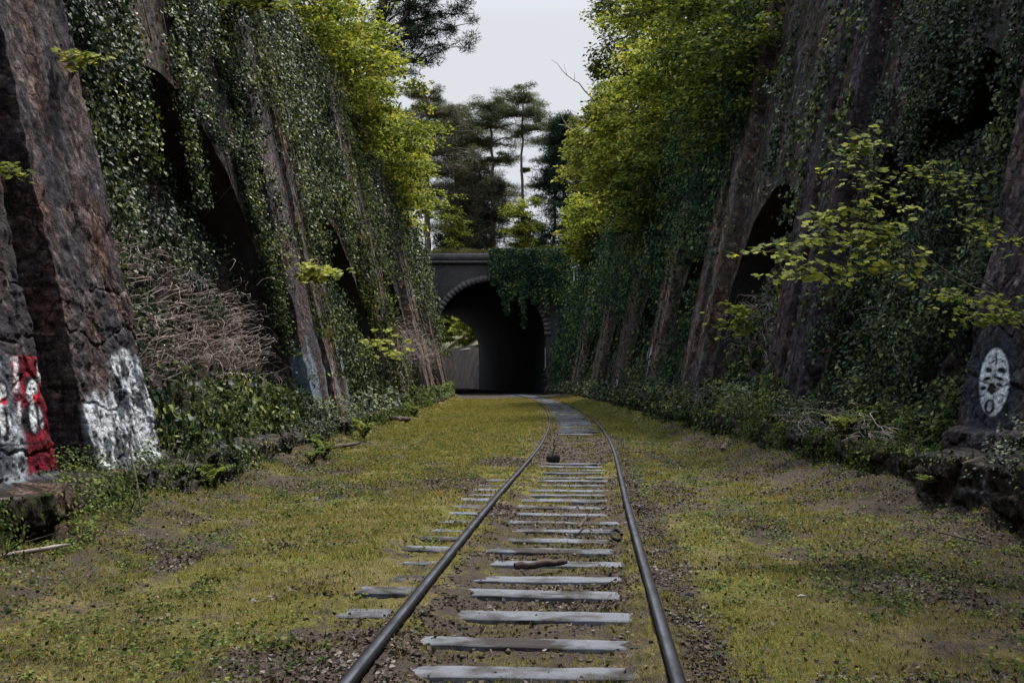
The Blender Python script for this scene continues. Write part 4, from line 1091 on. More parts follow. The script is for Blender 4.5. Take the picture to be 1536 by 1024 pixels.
# left rim
bl('bright yellow green maple leaning over the left wall, nearest to the camera', (-11.5, 27, TG), 8, (-9.4, 28, 15.6), (3.4, 5, 3.6), 120, 95, .16, M['maple'])
bl('leafy maple on the left rim between the nearest maple and the tall pine', (-11.0, 36, TG), 9, (-8.6, 37, 16.6), (3.4, 4.6, 4.6), 170, 95, .17, M['maple'])
bl('yellow green tree spilling low over the left wall below the pine', (-10.5, 45, TG), 9, (-7.8, 46, 15.4), (3.0, 5.0, 4.6), 190, 95, .19, M['maple_bright'])
bl('spring green tree overhanging the left wall halfway to the tunnel', (-10.5, 56, TG), 10, (-7.9, 56, 15.2), (3.5, 5.0, 5.2), 200, 95, .21, M['maple'])
bl('rounded green tree on the left rim just before the tunnel', (-11.5, 70, TG), 9, (-9.0, 70, 15.2), (3.8, 5, 5.0), 180, 95, .25, M['maple_bright'])
bl('darker leafy tree on the left rim beside the tunnel portal', (-14, 84, TG), 9, (-11.4, 84, 16.2), (4.2, 6, 4.6), 150, 95, .27, M['maple_dark'])
bl('golden green bush drooping over the left coping', (-8.5, 62, TG), 3, (-7.4, 60, 12.4), (1.3, 4, 2.6), 80, 100, .19, M['goldbush'], name='shrub', cat='shrub', spread=.7)
# right rim
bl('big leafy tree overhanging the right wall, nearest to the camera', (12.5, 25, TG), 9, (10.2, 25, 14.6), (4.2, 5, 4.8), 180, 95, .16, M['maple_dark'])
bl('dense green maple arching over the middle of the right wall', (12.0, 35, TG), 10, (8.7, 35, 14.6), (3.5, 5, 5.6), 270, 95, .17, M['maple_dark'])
bl('tall leafy tree rising beside the sky on the right rim', (12.5, 45, TG), 13, (9.0, 45, 17.2), (4.4, 5.0, 7.6), 380, 95, .19, M['maple'])
bl('bright spring tree overhanging the right wall halfway along', (11.5, 56, TG), 11, (8.0, 55, 14.6), (3.7, 5.5, 6.6), 300, 95, .21, M['maple_bright'])
bl('olive brown leaved tree standing highest against the sky on the right', (13.5, 66, TG), 17, (8.9, 66, 22.6), (4.2, 5, 7.6), 260, 95, .24, M['holm'], droop=.2, flat=.6)
bl('golden shrub leaning out from the right rim toward the tunnel', (9.6, 66, TG), 7, (5.9, 65, 16.4), (2.6, 4, 3.9), 150, 95, .22, M['goldbush'], name='shrub', cat='shrub')
bl('green bush hanging beside the right end of the tunnel parapet', (9.5, 84, TG), 6, (6.8, 84, 14.4), (2.8, 5, 3.4), 130, 95, .25, M['maple'], name='shrub', cat='shrub')
bl('low dark leaved bush on the right coping above the ivy curtain', (9.3, 48, TG - .2), 4, (7.0, 48, 11.0), (1.9, 8, 2.8), 190, 95, .19, M['maple_dark'], name='shrub', cat='shrub', spread=.8)
bl('shaded bush sagging over the right coping near the camera', (9.2, 30, TG - .2), 4, (7.2, 32, 10.9), (1.8, 6, 2.6), 170, 95, .15, M['maple_dark'], name='shrub', cat='shrub', spread=.8)

bl('large leafy tree on the right rim directly above the painted mask pilaster', (12.0, 13, TG), 9, (9.6, 13, 18), (4.2, 6, 4.5), 110, 80, .24, M['maple_dark'], spread=1.2)
bl('unseen leafy tree added on the right rim beside the camera to block sky light', (12.0, -3, TG), 9, (9.4, -3, 18), (4.4, 7, 4.5), 110, 80, .26, M['maple_dark'], spread=1.3)  # out of view, added to hold back sky light around the camera
bl('unseen leafy tree added on the left rim beside the camera to block sky light', (-12.0, -4, TG), 9, (-9.4, -4, 18), (4.4, 8, 4.5), 110, 80, .26, M['maple_dark'], spread=1.3)  # unseen counterpart on the left, added to cut the sky light too

# conifers -----------------------------------------------------------
def needles(root, C, spread, per, leaf, mat, flat=.35, wid=None, name='crown'):
    P = []; A = []
    for c, s in zip(C, spread):
        k = int(per * rng.uniform(.6, 1.4))
        d = unit(rnd(k)) * (rng.random(k) ** .6)[:, None] * np.array([s, s, s * flat]); P.append(c + d); A.append(d + np.array([0, 0, s * .3]))
    P = np.vstack(P); A = np.vstack(A); m = len(P)
    leaves(name, P, np.tile([0, -.2, 1.0], (m, 1)) + rnd(m, .7), unit(A) + rnd(m, .5), leaf * rng.uniform(.7, 1.3, m), T_NEEDLE, Q_BLADE, mat, root, width=(wid or leaf * 1.0))

def flat_pine(label, base, height, tiers, mat, trunk_r=.3, lean=(0, 0), per=150, leaf=.42, name='pine_tree', bark='bark_pine'):
    """tiers: (height fraction, reach, n boughs, azimuth bias or None)"""
    base = np.array(base, float); root = thing(name, label, 'tree', tuple(base), 'conifers behind the tunnel')
    mb = MB(); top = base + np.array([lean[0], lean[1], height])
    tp = limb(mb, base, top, trunk_r, trunk_r * .3, 14, .05)
    C = []; S = []
    for (hf, reach, nb) in tiers:
        p = base + (top - base) * hf
        for k in range(nb):
            a = rng.uniform(0, 2 * PI); r = reach * rng.uniform(.55, 1.1)
            e = p + np.array([math.cos(a) * r, math.sin(a) * r, rng.uniform(-.03, .12) * r])
            pts = limb(mb, p, e, trunk_r * .3, .03, 7, .25, .05, 4)
            for q in np.linspace(.45, 1, 4):
                i = int(q * 6); side = rng.normal(0, .12 * r, 3) * np.array([1, 1, .25])
                C.append(pts[i] + side + np.array([0, 0, .1])); S.append(reach * rng.uniform(.12, .30))
    mb.build('trunk', M[bark], root)
    needles(root, C, S, int(per * 2.0), leaf * .55, mat, .45, wid=leaf * .5)
    return root

flat_pine('tall flat topped pine behind the tunnel, its bare trunk against the sky', (1.1, 118, TG), 21, [(1.0, 4.0, 12), (.91, 4.8, 14), (.82, 3.6, 6), (.6, 1.4, 2)], M['pine'], .3, (.2, 0), 110)
flat_pine('second flat topped pine left of the bare trunk, leaning slightly', (-2.1, 121, TG), 20.5, [(1.0, 4.2, 12), (.9, 5.4, 14), (.8, 5.0, 12), (.7, 3.6, 7), (.55, 3.4, 6)], M['pine'], .38, (-.4, 0), 110)
flat_pine('short spreading pine on the right of the pair, touching the dark conifer', (5.0, 124, TG), 19.5, [(.98, 3.8, 11), (.88, 4.8, 13), (.76, 4, 9), (.6, 3.4, 7)], M['pine'], .28, (.8, 0), 110)
flat_pine('flat crowned pine filling the gap left of the leaning one', (-6.6, 123, TG), 20.5, [(1.0, 4.4, 12), (.9, 5.6, 14), (.8, 5.4, 12), (.68, 4.6, 9)], M['pine'], .34, (-.5, 0), 110)
flat_pine('broad grey green cedar with level branches behind the left rim', (-9.5, 112, TG), 19.5, [(1.0, 3.4, 8), (.9, 5, 10), (.8, 5.6, 11), (.68, 6.4, 12), (.56, 6.2, 12), (.44, 5.6, 10)], M['cedar'], .45, (0, 0), 120)
flat_pine('ragged pine filling the gap between the two cedars', (-7.4, 130, TG), 18, [(1.0, 4, 10), (.86, 6, 14), (.7, 6.5, 14), (.55, 6, 12), (.4, 5, 9)], M['pine'], .34, (0, 0), 110)
flat_pine('layered cedar with drooping brown tinted boughs in the middle distance', (-4.2, 126, TG), 15, [(.98, 3.5, 9), (.86, 5.5, 14), (.72, 6.4, 16), (.58, 6.8, 16), (.45, 6.2, 14), (.32, 5.2, 11), (.2, 4, 8)], M['cedar'], .4, (0, 0), 120)

def dense_conifer(label, base, height, reach, mat, per=110, leaf=.4, n=120):
    base = np.array(base, float); root = thing('conifer_tree', label, 'tree', tuple(base), 'conifers behind the tunnel')
    mb = MB(); top = base + np.array([0, 0, height]); limb(mb, base, top, .35, .06, 12, .03)
    C = []; S = []
    for i in range(n):
        f = rng.random() ** .8; a = rng.uniform(0, 2 * PI); r = reach * (1 - .75 * f) * rng.uniform(.45, 1.1)
        p = base + np.array([math.cos(a) * r, math.sin(a) * r, height * (.08 + .9 * f)])
        C.append(p); S.append(rng.uniform(.6, 1.15))
        if i % 2 == 0: limb(mb, base + np.array([0, 0, height * (.08 + .9 * f) - .3]), p, .06, .02, 4, .1, 0, 4)
    mb.build('trunk', M['bark'], root)
    needles(root, C, S, int(per * 2.2), leaf * .75, mat, .6, wid=leaf * .8)
dense_conifer('very dark dense conifer right of the pines, behind the portal', (6.0, 114, TG), 18, 5.2, M['pine_dark'], n=330)
dense_conifer('second very dark conifer tucked behind the golden shrub', (10.2, 108, TG), 19, 4.2, M['pine_dark'], n=160)
dense_conifer('dark bushy conifer low behind the middle of the parapet', (-2.4, 116, TG), 11, 4.2, M['cedar'], n=120)
dense_conifer('dark conifer standing low behind the left of the parapet', (-5.6, 121, TG), 13, 3.6, M['cedar'], n=140)
bl('small bright green tree behind the right half of the parapet', (1.0, 108, TG), 7, (1.1, 108, 18.2), (1.9, 2, 3.8), 60, 110, .24, M['maple_bright'], name='broadleaf_tree', group='trees behind the tunnel')
bl('thin pale green sapling behind the left end of the parapet', (-6.6, 109, TG), 7, (-6.4, 109, 19), (1.8, 2, 3), 34, 80, .24, M['maple_bright'], group='trees behind the tunnel')
bl('slender dark leaved tree behind the left end of the parapet', (-7.6, 112, TG), 6, (-7.6, 112, 16.6), (1.0, 1.5, 2.2), 24, 70, .24, M['ivy_dark'], group='trees behind the tunnel')
bl('low yellow green scrub behind the middle of the parapet', (-1.0, 128, TG), 3, (-.5, 128, 15.8), (3.0, 2, 1.7), 60, 90, .26, M['maple_bright'], name='shrub', cat='shrub', group='trees behind the tunnel')
bl('low dark scrub along the parapet by the dark conifer', (3.5, 107, TG), 2, (3.8, 107, 14.9), (3.4, 2, 1.2), 60, 100, .22, M['maple_dark'], name='shrub', cat='shrub', group='trees behind the tunnel')
# tall pine at upper left, branches against the sky
def tall_pine():
    base = np.array([-9.3, 58, TG]); root = thing('pine_tree', 'tall reddish pine at upper left with dark needle clumps over the sky', 'tree', tuple(base), 'trees along the rim of the cutting')
    mb = MB(); top = base + np.array([3.2, 0, 17]); tp = limb(mb, base, top, .36, .2, 14, .03)
    C = []; S = []
    ends = [at(705, 35, 58), at(712, 20, 58), at(690, 62, 58), at(670, 20, 58), at(650, 8, 57), at(640, 30, 57), at(660, 45, 59), at(615, 5, 58), at(630, 85, 59), at(610, 75, 60), at(695, 70, 58), at(680, -10, 57), at(640, -30, 58), at(600, -10, 57), at(625, 55, 58), at(560, 20, 57), at(550, 60, 58), at(580, 90, 60), at(625, 112, 60), at(600, 100, 60)]
    for e in ends:
        j = min(13, max(4, int((e[2] - base[2]) / 17 * 13) - 1))
        pts = limb(mb, tp[j], e, .10, .02, 9, .25, .05, 5)
        sparse = e[2] < at(0, 60, 58)[2] and e[0] < at(650, 0, 58)[0]
        for q in range(3 if sparse else 8):
            i = 4 + q % 5
            c = pts[i] + rng.normal(0, .4, 3); C.append(c); S.append(rng.uniform(.25, .42) if sparse else rng.uniform(.36, .62))
    mb.build('trunk', M['bark_pine'], root)
    needles(root, C, S, 150, .2, M['pine_dark'], .7, wid=.2)
tall_pine()

# bare pale branch sticking out of the conifer on the right
root = thing('bare_tree', 'leafless pale dead tree leaning out from the dark conifers on the right', 'tree', (11, 100, TG), 'trees along the rim of the cutting')
mb = MB(); q0 = np.array([11, 100, TG]); q1 = at(905, 205, 98)
limb(mb, q0, q1, .2, .14, 8, .08); e = limb(mb, q1, at(838, 187, 96), .14, .03, 9, .12); limb(mb, e[6], at(835, 165, 96), .05, .015, 5, .1); limb(mb, e[5], at(852, 178, 96), .05, .015, 5, .1)
q2 = at(892, 150, 98); limb(mb, q1, q2, .12, .1, 5, .05); e = limb(mb, q2, at(827, 90, 97), .09, .015, 9, .12); limb(mb, e[4], at(862, 108, 97), .03, .01, 4, .1); limb(mb, e[5], at(846, 96, 97), .02, .01, 4, .1)
mb.build('trunk', M['bark_pale'], root)

# trees above the far cutting
bl('sunlit green tree above the far wall seen through the tunnel, left', (-12.5, 186, 8), 8, (-13.2, 184, 12.5), (5, 5, 4.5), 200, 150, .32, M['maple_bright'], group='trees beyond the far end of the tunnel')
bl('sunlit green tree above the far wall seen through the tunnel, right', (-5, 172, 8), 8, (-6.0, 172, 11.5), (4.2, 5, 4.6), 180, 150, .3, M['maple_bright'], group='trees beyond the far end of the tunnel')
bl('golden green tree farthest away through the tunnel', (-13, 205, 10), 9, (-14, 205, 14), (7, 5, 6), 200, 150, .36, M['maple_bright'], group='trees beyond the far end of the tunnel')

# ------------------------------------------------------------------ foreground sapling on the right
def spray(mb, pts, r0, P, A, n, leaf_sp):
    pts = np.array(pts, float)
    t = np.linspace(0, 1, len(pts)); tt = np.linspace(0, 1, 24)
    c = np.stack([np.interp(tt, t, pts[:, k]) for k in range(3)], -1)
    c[1:-1] += rng.normal(0, .012, (22, 3))
    mb.tube(c, r0 * (1 - .85 * tt), 5)
    for i in range(n):
        j = rng.integers(15, 24); q = c[j]; dirn = c[min(23, j + 1)] - c[j - 1]
        off = np.array([rng.normal(0, 1), rng.normal(0, 1), rng.normal(0, .35)]) * leaf_sp
        tip = q + off; mb.tube([q, (q + tip) / 2 + (0, 0, .02), tip], .003, 3, False)
        for _ in range(rng.integers(3, 6)):
            P.append(tip + rng.normal(0, .06, 3) * (1, 1, .4)); A.append(off + dirn + rng.normal(0, .1, 3))
def sapling(label, base, stems, leafsize, mat, sp=.2, loc_group='saplings and sprays of young maple leaves', name='sapling', n=34):
    root = thing(name, label, 'sapling', tuple(base), loc_group)
    mb = MB(); P = []; A = []
    for st in stems: spray(mb, [base] + [np.array(q) for q in st], .012, P, A, n, sp)
    mb.build('stem', M['bark'], root)
    P = np.array(P); A = np.array(A); m = len(P)
    leaves('foliage', P, np.tile([0, -.45, 1.0], (m, 1)) + rnd(m, .3), A + np.array([0, 0, -.1]), leafsize * rng.uniform(.6, 1.2, m), T_MAPLE, Q_MAPLE, mat, root)
b0 = np.array([5.1, 9.0, .8])
sapling('young maple reaching left across the dark niche with bright leaves', b0,
        [[at(1575, 560, 9.1), at(1500, 450, 9.3), at(1440, 420, 9.2), at(1330, 370, 9.1), at(1240, 350, 9), at(1150, 378, 8.9)],
         [at(1580, 580, 9.1), at(1520, 480, 9.3), at(1450, 450, 9.2), at(1340, 400, 9), at(1260, 400, 8.9), at(1160, 415, 8.8)],
         [at(1570, 540, 9.1), at(1520, 450, 9.3), at(1420, 390, 9.3), at(1340, 300, 9.2), at(1285, 240, 9.1), at(1300, 205, 9)],
         [at(1570, 550, 9.1), at(1525, 460, 9.3), at(1420, 410, 9.2), at(1330, 340, 9.1), at(1270, 320, 9.1), at(1215, 330, 9)]], .062, M['maple'], .12, n=46)
b0 = np.array([4.85, 8.6, .8])
sapling('thin maple branches with small leaves coming in at the right edge', b0,
        [[at(1620, 520, 8.4), at(1580, 400, 8.4), at(1510, 330, 8.4), at(1440, 275, 8.4), at(1392, 250, 8.4)],
         [at(1620, 540, 8.4), at(1580, 470, 8.4), at(1530, 450, 8.4), at(1470, 450, 8.4), at(1410, 435, 8.4)],
         [at(1620, 560, 8.2), at(1590, 500, 8.2), at(1550, 480, 8.2), at(1500, 470, 8.2), at(1450, 480, 8.2)],
         [at(1620, 520, 8.4), at(1590, 430, 8.4), at(1560, 380, 8.4), at(1510, 350, 8.4), at(1470, 330, 8.4)]], .045, M['maple'], .11, n=34)
b0 = np.array([-5.9, 23.5, 5.2])
sapling('small yellow leaved spray growing out of the second left pilaster', (wx(-1, 23.5, 3.9), 23.5, 3.9), [[at(475, 410, 22.6), at(468, 400, 22.2)], [at(482, 415, 22.6), at(492, 405, 22)], [at(480, 405, 22.8), at(470, 420, 22.3)]], .13, M['maple_bright'], .16, n=16)
sapling('tiny yellow sprig on the near left pilaster high up', (wx(-1, 12.4, 5.2, .1), 12.4, 5.2), [[at(125, 90, 12), at(112, 86, 11.8)], [at(128, 82, 12), at(135, 88, 11.8)]], .10, M['maple_bright'], .08, n=9)
sapling('small leafy sprig at the left edge of the wall', (wx(-1, 9.6, 3.4, .1), 9.6, 3.4), [[at(12, 255, 9.5), at(4, 250, 9.3)], [at(14, 262, 9.5), at(18, 258, 9.3)]], .06, M['maple_bright'], .06, n=8)
sapling('spray of yellow maple leaves hanging from above at the top left', (wx(-1, 24, TOP, SET), 24, TOP), [[at(400, -20, 23), at(385, 3, 22)], [at(370, -15, 23), at(365, 5, 22)], [at(395, -12, 23), at(408, 10, 22)]], .13, M['maple_bright'], .25, n=40)
sapling('leafy sprig on the third right pilaster pair at mid height', (wx(1, 26, 3.2), 26, 3.2), [[at(1120, 470, 24.5), at(1090, 465, 24)], [at(1120, 480, 24.5), at(1105, 492, 24)]], .12, M['maple'], .25, n=22)
sapling('leafy sprig sprouting from the foot of the second niche on the left', (wx(-1, 28.5, 2.3, .3), 28.5, 2.3), [[at(560, 515, 28), at(575, 510, 27)], [at(555, 530, 28), at(590, 528, 27)]], .12, M['maple_bright'], .22, n=16)

# ------------------------------------------------------------------ plants on the ledges
def leafmass(label, side, y0, y1, h0, h1, d0, d1, n, size, mat, name='undergrowth_shrub', T=T_OVAL, Q=Q_OVAL, group='undergrowth on the wall ledges', s=0):
    y = rng.uniform(y0, y1, n); d = rng.uniform(d0, d1, n)
    env = h1 * (.08 + 2.0 * ss(.38, .75, fbm(y * 1.6, d * 1.6, None, 4, 600 + s))) * np.sqrt(np.clip(1 - ((y - (y0 + y1) / 2) / ((y1 - y0) / 2)) ** 4, 0, 1))
    h = h0 + env * rng.random(n) ** .6
    P = np.stack([wx(side, y, h * .3) + side * d, y, h], -1)
    root = thing(name, label, 'shrub', (float(wx(side, (y0 + y1) / 2, 0, d1)), (y0 + y1) / 2, h0), group)
    m = n
    leaves('foliage', P, np.stack([np.full(m, -side * .5), np.full(m, -.4), np.full(m, 1.)], -1) + rnd(m, .5), np.stack([np.full(m, -side * 1.), np.zeros(m), np.full(m, -.3)], -1) + rnd(m, .8), size * rng.uniform(.5, 1.25, m), T, Q, mat, root)
    mb = MB()
    for _ in range(int((y1 - y0) * 5)):
        yy = rng.uniform(y0, y1); dd = rng.uniform(d0, d1); b = np.array([wx(side, yy, 0) + side * dd, yy, h0 - .05])
        mb.tube([b, b + rng.normal(0, .08, 3) + (0, 0, h1 * .4), b + rng.normal(0, .15, 3) + (0, 0, h1 * .8)], .006, 3, False)
    mb.build('stem', M['bark'], root)
leafmass('bright green leafy bank below the first big niche on the left', -1, 13, 18, .45, 0.55, .1, 1.2, 18000, .046, M['weed'], s=1)
leafmass('leafy green bank against the second pair of pilasters on the left', -1, 17.6, 22.6, .45, 0.50, .1, 1.1, 16000, .05, M['weed'], s=2)
leafmass('small weeds at the foot of the white painted pilaster', -1, 11.8, 14, .25, .35, -.35, .0, 2200, .04, M['weed'], s=3)
leafmass('low weeds along the plinth by the second niche on the left', -1, 27, 38, .4, 0.44, -.2, .9, 9000, .11, M['ivy_mid'], s=4)
leafmass('tufted weeds at the foot of the left wall beyond the second niche', -1, 38, 60, .3, 0.44, -.3, .5, 9000, .14, M['weed'], s=5)
leafmass('thin weeds along the far foot of the left wall', -1, 60, 92, .3, 0.50, -.3, .5, 9000, .18, M['weed'], s=6)
leafmass('leafy brambles on the ledge in front of the first niche on the right', 1, 12, 17.8, .56, 0.55, .1, 1.1, 15000, .06, M['ivy_mid'], s=7)
leafmass('sunlit nettles on the ledge beside the painted mask pilaster', 1, 11.5, 13.6, .56, 0.50, -.1, .5, 4500, .06, M['weed'], s=8)
leafmass('low weeds under the double pilaster on the right', 1, 17.5, 21, .56, .5, -.45, .4, 4500, .06, M['weed'], s=9)
leafmass('undergrowth below the second niche on the right', 1, 20.6, 30, .56, 0.50, -.4, .8, 9000, .10, M['ivy_mid'], s=10)
leafmass('undergrowth along the middle of the right wall foot', 1, 30, 48, .56, 0.44, -.5, .6, 8000, .12, M['ivy_mid'], s=11)
leafmass('undergrowth along the far foot of the right wall', 1, 48, 95, .5, 0.44, -.5, .6, 14000, .17, M['ivy_mid'], s=12)
leafmass('weeds in the dark gap at the right edge of the picture', 1, 6.8, 9.8, .5, .5, -.5, .3, 4000, .04, M['ivy_dark'], s=13)
leafmass('weeds at the foot of the clown painted pilaster', -1, 6.5, 10.5, .05, .35, -.75, -.35, 2400, .035, M['weed'], s=14)

def plinth_creep(label, side, y0, y1, n, size, mat, sd):
    off = -(4.3 - FRL) - .02 if side < 0 else -(4.9 - FRR) - .02
    hl = LEDL if side < 0 else LEDR
    ivy(label, side, y0, y1, .0, hl + .12, lambda y, h: ss(.46, .6, fbm(y * 1.6, h * 2.2, None, 4, sd) + .16 * (1 - ss(0, .25, h)) + .08 * ss(hl - .15, hl, h)), n, size, mat, .2, name='creeping_weed', seed=sd, T=T_OVAL, Q=Q_OVAL, depth=lambda y, h: np.full(y.shape, off), cat='weed')
plinth_creep('creeping weeds on the left plinth under the painted pilasters', -1, 6, 13, 7000, .035, M['weed'], 61)
plinth_creep('creeping weeds on the left plinth under the first big niche', -1, 13, 22, 11000, .04, M['ivy_mid'], 62)
plinth_creep('creeping weeds on the left plinth beyond the first big niche', -1, 22, 45, 12000, .09, M['weed'], 63)
plinth_creep('creeping weeds on the right plinth under the mask pilaster', 1, 6.5, 12, 6000, .035, M['ivy_mid'], 64)
plinth_creep('creeping weeds on the right plinth under the first niche', 1, 12, 20, 12000, .042, M['weed'], 65)
plinth_creep('creeping weeds on the right plinth beyond the first niche', 1, 20, 45, 15000, .09, M['ivy_mid'], 66)

leafmass('low weeds and moss spilling over the right ledge by the painted mask', 1, 11.3, 14.5, .58, .26, -.42, .1, 6500, .038, M['weed'], s=21)
leafmass('low leafy weeds covering the right ledge below the first niche', 1, 14, 21, .58, .34, -.42, .2, 8000, .045, M['ivy_mid'], s=22)
leafmass('grassy weeds on the right ledge toward the second niche', 1, 21, 30, .58, .36, -.42, .2, 8000, .06, M['weed'], s=23)
leafmass('low weeds on the left ledge between the two near pilasters', -1, 9, 12.5, .35, .22, -.35, .3, 2600, .032, M['weed'], s=24)
leafmass('low weeds on the left ledge under the second pair of pilasters', -1, 20, 28, .35, .34, -.35, .2, 6000, .05, M['ivy_mid'], s=25)

# ------------------------------------------------------------------ ferns
def fern(label, x, y, z, r, nf=9):
    root = thing('fern', label, 'fern', (x, y, z), 'ferns at the foot of the walls')
    for k in range(nf):
        P = []; A = []; S = []
        a = 2 * PI * k / nf + rng.uniform(-.3, .3); L = r * rng.uniform(.7, 1.15); t = np.linspace(0, 1, 18)
        hh = L * (1.7 * t - .95 * t * t) * rng.uniform(.8, 1.2); rr = L * (.12 * t + .62 * t * t)
        c = np.stack([x + math.cos(a) * rr, y + math.sin(a) * rr, z + hh], -1)
        sd = np.array([-math.sin(a), math.cos(a), 0])
        for i in range(1, 18):
            for q in (-1, 1):
                P.append(c[i]); A.append(sd * q + (c[i] - c[i - 1]) * 3 / L * .6); S.append(L * .26 * math.sin(PI * (i / 18) ** .8 * .93 + .12))
        P = np.array(P); S = np.array(S)
        leaves('frond', P, np.tile([0, -.2, 1.0], (len(P), 1)) + rnd(len(P), .15), np.array(A), S, T_OVAL, Q_OVAL, M['fern'], root, width=S * .6)
for (lab, u_, v_, Y, r) in (('large fern against the left plinth past the white painted pilaster', 318, 740, 12.6, .42), ('fern at the foot of the leafy bank on the left', 485, 690, 17.5, .45),
                            ('smaller fern beside the leafy bank on the left', 468, 697, 16.5, .33), ('fern under the second pair of pilasters on the left', 545, 660, 22.5, .5), ('fern by the left wall near the third niche', 620, 628, 36, .6),
                            ('fern standing on the right ledge below the first niche', 1268, 660, 13.6, .42), ('fern on the right ledge beside the double pilaster', 1170, 650, 17.6, .42),
                            ('fern on the right ledge left of the double pilaster', 1085, 640, 22, .45), ('fern near the middle of the right wall foot', 1010, 625, 30, .5), ('small fern on the plinth below the mask pilaster', 1395, 740, 10.6, .25)):
    p = at(u_, v_, Y); fern(lab, *p, r)

# ------------------------------------------------------------------ dead stems
def brambles(label, pts, n, L, spread, grp='tangles of dead bramble stems', side=-1, arch=None):
    root = thing('dead_bramble', label, 'bramble', tuple(pts[0]), grp)
    mb = MB(); pts = np.array(pts, float); t = np.linspace(0, 1, len(pts))
    for _ in range(n):
        q = rng.random(); b = np.array([np.interp(q, t, pts[:, k]) for k in range(3)]) + rng.normal(0, spread, 3) * (.3, 1, .6)
        a = rng.normal(0, 1); l = L * rng.uniform(.4, 1.3); tt = np.linspace(0, 1, 7)
        d = np.array([-side * .3, math.sin(a), .5 * math.cos(a)])
        c = b + tt[:, None] * d * l; c[:, 2] += -l * .45 * tt ** 2; c[:, 0] += -side * np.sin(tt * PI) * .12
        c[1:] += rng.normal(0, .015 * l, (6, 3))
        mb.tube(c, rng.uniform(.003, .009) * (1 - .6 * tt), 3, False)
    mb.build('stem', M['stem'], root)
def nb(side, k, y, h, o=-.12):
    b = BAY[side][k]; return (wx(side, y, h) + side * (SET + float(fill_depth(side, b, np.array(y), np.array(h))) + o), y, h)
brambles('pale dead stems arching across the middle of the first left niche', [nb(-1, 1, 13.3, 3.1), nb(-1, 1, 16, 3.3), nb(-1, 1, 21.2, 2.7)], 220, 1.3, .3)
brambles('dead stems matted over the rubble low in the first left niche', [nb(-1, 1, 13.5, 2.0), nb(-1, 1, 17, 2.0), nb(-1, 1, 21.5, 1.9)], 620, 1.1, .75)
brambles('reddish dead stems hanging on the left wall before the tunnel', [(wx(-1, 44, 3.2, SET), 44, 3.2), (wx(-1, 50, 3, SET), 50, 3), (wx(-1, 60, 2.6, 0), 60, 2.6)], 420, 2.4, .9)
brambles('dead stems in the second niche on the right', [nb(1, 2, 21.5, 2.6), nb(1, 2, 24, 2.8), nb(1, 2, 26.5, 2.4)], 220, 1.2, .7, side=1)
brambles('dead stems sprawling along the foot of the right wall past the double pilaster', [(5.0, 20, .8), (5.1, 30, .8), (5.3, 44, .8)], 420, 1.0, .35, side=1)
brambles('dead stems sprawling over the right ledge below the first niche', [(4.7, 12, .75), (4.8, 15, .8), (4.9, 19, .75)], 150, .6, .2, side=1)
brambles('dead twigs in the dark ivy of the first niche on the right', [nb(1, 1, 12.5, 2.6, -.4), nb(1, 1, 15, 2.4, -.4), nb(1, 1, 17, 2.6, -.4)], 70, .8, .5, side=1)

# ------------------------------------------------------------------ small things on the track
def blob(name, label, cat, c, r, mat, seed, amp=.35, group=None, parent=None):
    th = np.linspace(0, PI, 12); ph = np.linspace(0, 2 * PI, 19)
    T, Pp = np.meshgrid(th, ph, indexing='ij')
    v = np.stack([np.sin(T) * np.cos(Pp), np.sin(T) * np.sin(Pp), np.cos(T)], -1)
    k = 1 + (fbm(v[..., 0] * 2 + seed, v[..., 1] * 2, v[..., 2] * 2, 3, seed) - .5) * 2 * amp
    mb = MB(); mb.grid(np.array(c) + v * k[..., None] * np.array(r), flip=True)
    o = mb.build(name, mat, parent, False)
    if label: tag(o, label, cat, group)
    return o
st = at(829, 692, 17.4); sx, sy = st[0], 17.4
S0 = thing('tree_stump', 'small dark charred stump with an upright twig between the rails', 'stump', (sx, sy, .0))
blob('stump_body', None, None, (sx, sy, .06), (.12, .11, .12), M['charred'], 3, .4, parent=S0)
mb = MB(); mb.tube([(sx + .0, sy, .15), (sx + .03, sy, .25), (sx + .01, sy, .33), (sx + .05, sy, .42)], [.014, .012, .008, .003], 5); mb.tube([(sx + .02, sy, .24), (sx + .06, sy, .32)], .006, 4); mb.build('twig', M['charred'], S0)
def log(name, label, p0, p1, r, mat, cat='log', wob=.2, n=9, group='fallen wood'):
    mb = MB(); p0 = np.array(p0, float); p1 = np.array(p1, float); t = np.linspace(0, 1, n)
    pts = p0 + (p1 - p0) * t[:, None]; pts[1:-1] += rng.normal(0, wob * r, (n - 2, 3)); rr = r * (1 + .10 * rng.normal(0, 1, n)); rr[-1] *= .55
    mb.tube(pts, np.abs(rr), 8); return tag(mb.build(name, mat, None), label, cat, group)
log('fallen_branch', 'short reddish chunk of rotten log lying across a sleeper', (.02, 7.42, .06), (.42, 7.62, .055), .026, M['logbark'])
log('fallen_branch', 'straight brown stick lying on the sleepers by the rubber hose', (.62, 9.3, .07), (.72, 9.75, .08), .012, M['logbark'], 'stick')
log('fallen_branch', 'pale bent dead branch at the far left edge on the grass', (-4.0, 7.0, .14), (-3.35, 7.55, .2), .016, M['stem'], 'branch')
log('fallen_branch', 'dark twig on the ground right of the mask pilaster foot', (3.85, 8.0, .12), (3.6, 8.5, .16), .008, M['bark'], 'branch')
log('fallen_branch', 'broken brown branch on the grass bank at the right wall foot', (3.9, 18.4, .15), (4.35, 20.0, .25), .05, M['logbark'], 'branch')
log('fallen_branch', 'grey fallen branch at the left plinth beyond the ferns', (-3.7, 19.0, .12), (-3.2, 21.0, .12), .04, M['bark'], 'branch')
log('fallen_branch', 'dark fallen log by the left wall before the tunnel', (-3.9, 30.5, .25), (-3.3, 32, .18), .09, M['bark'], 'branch')
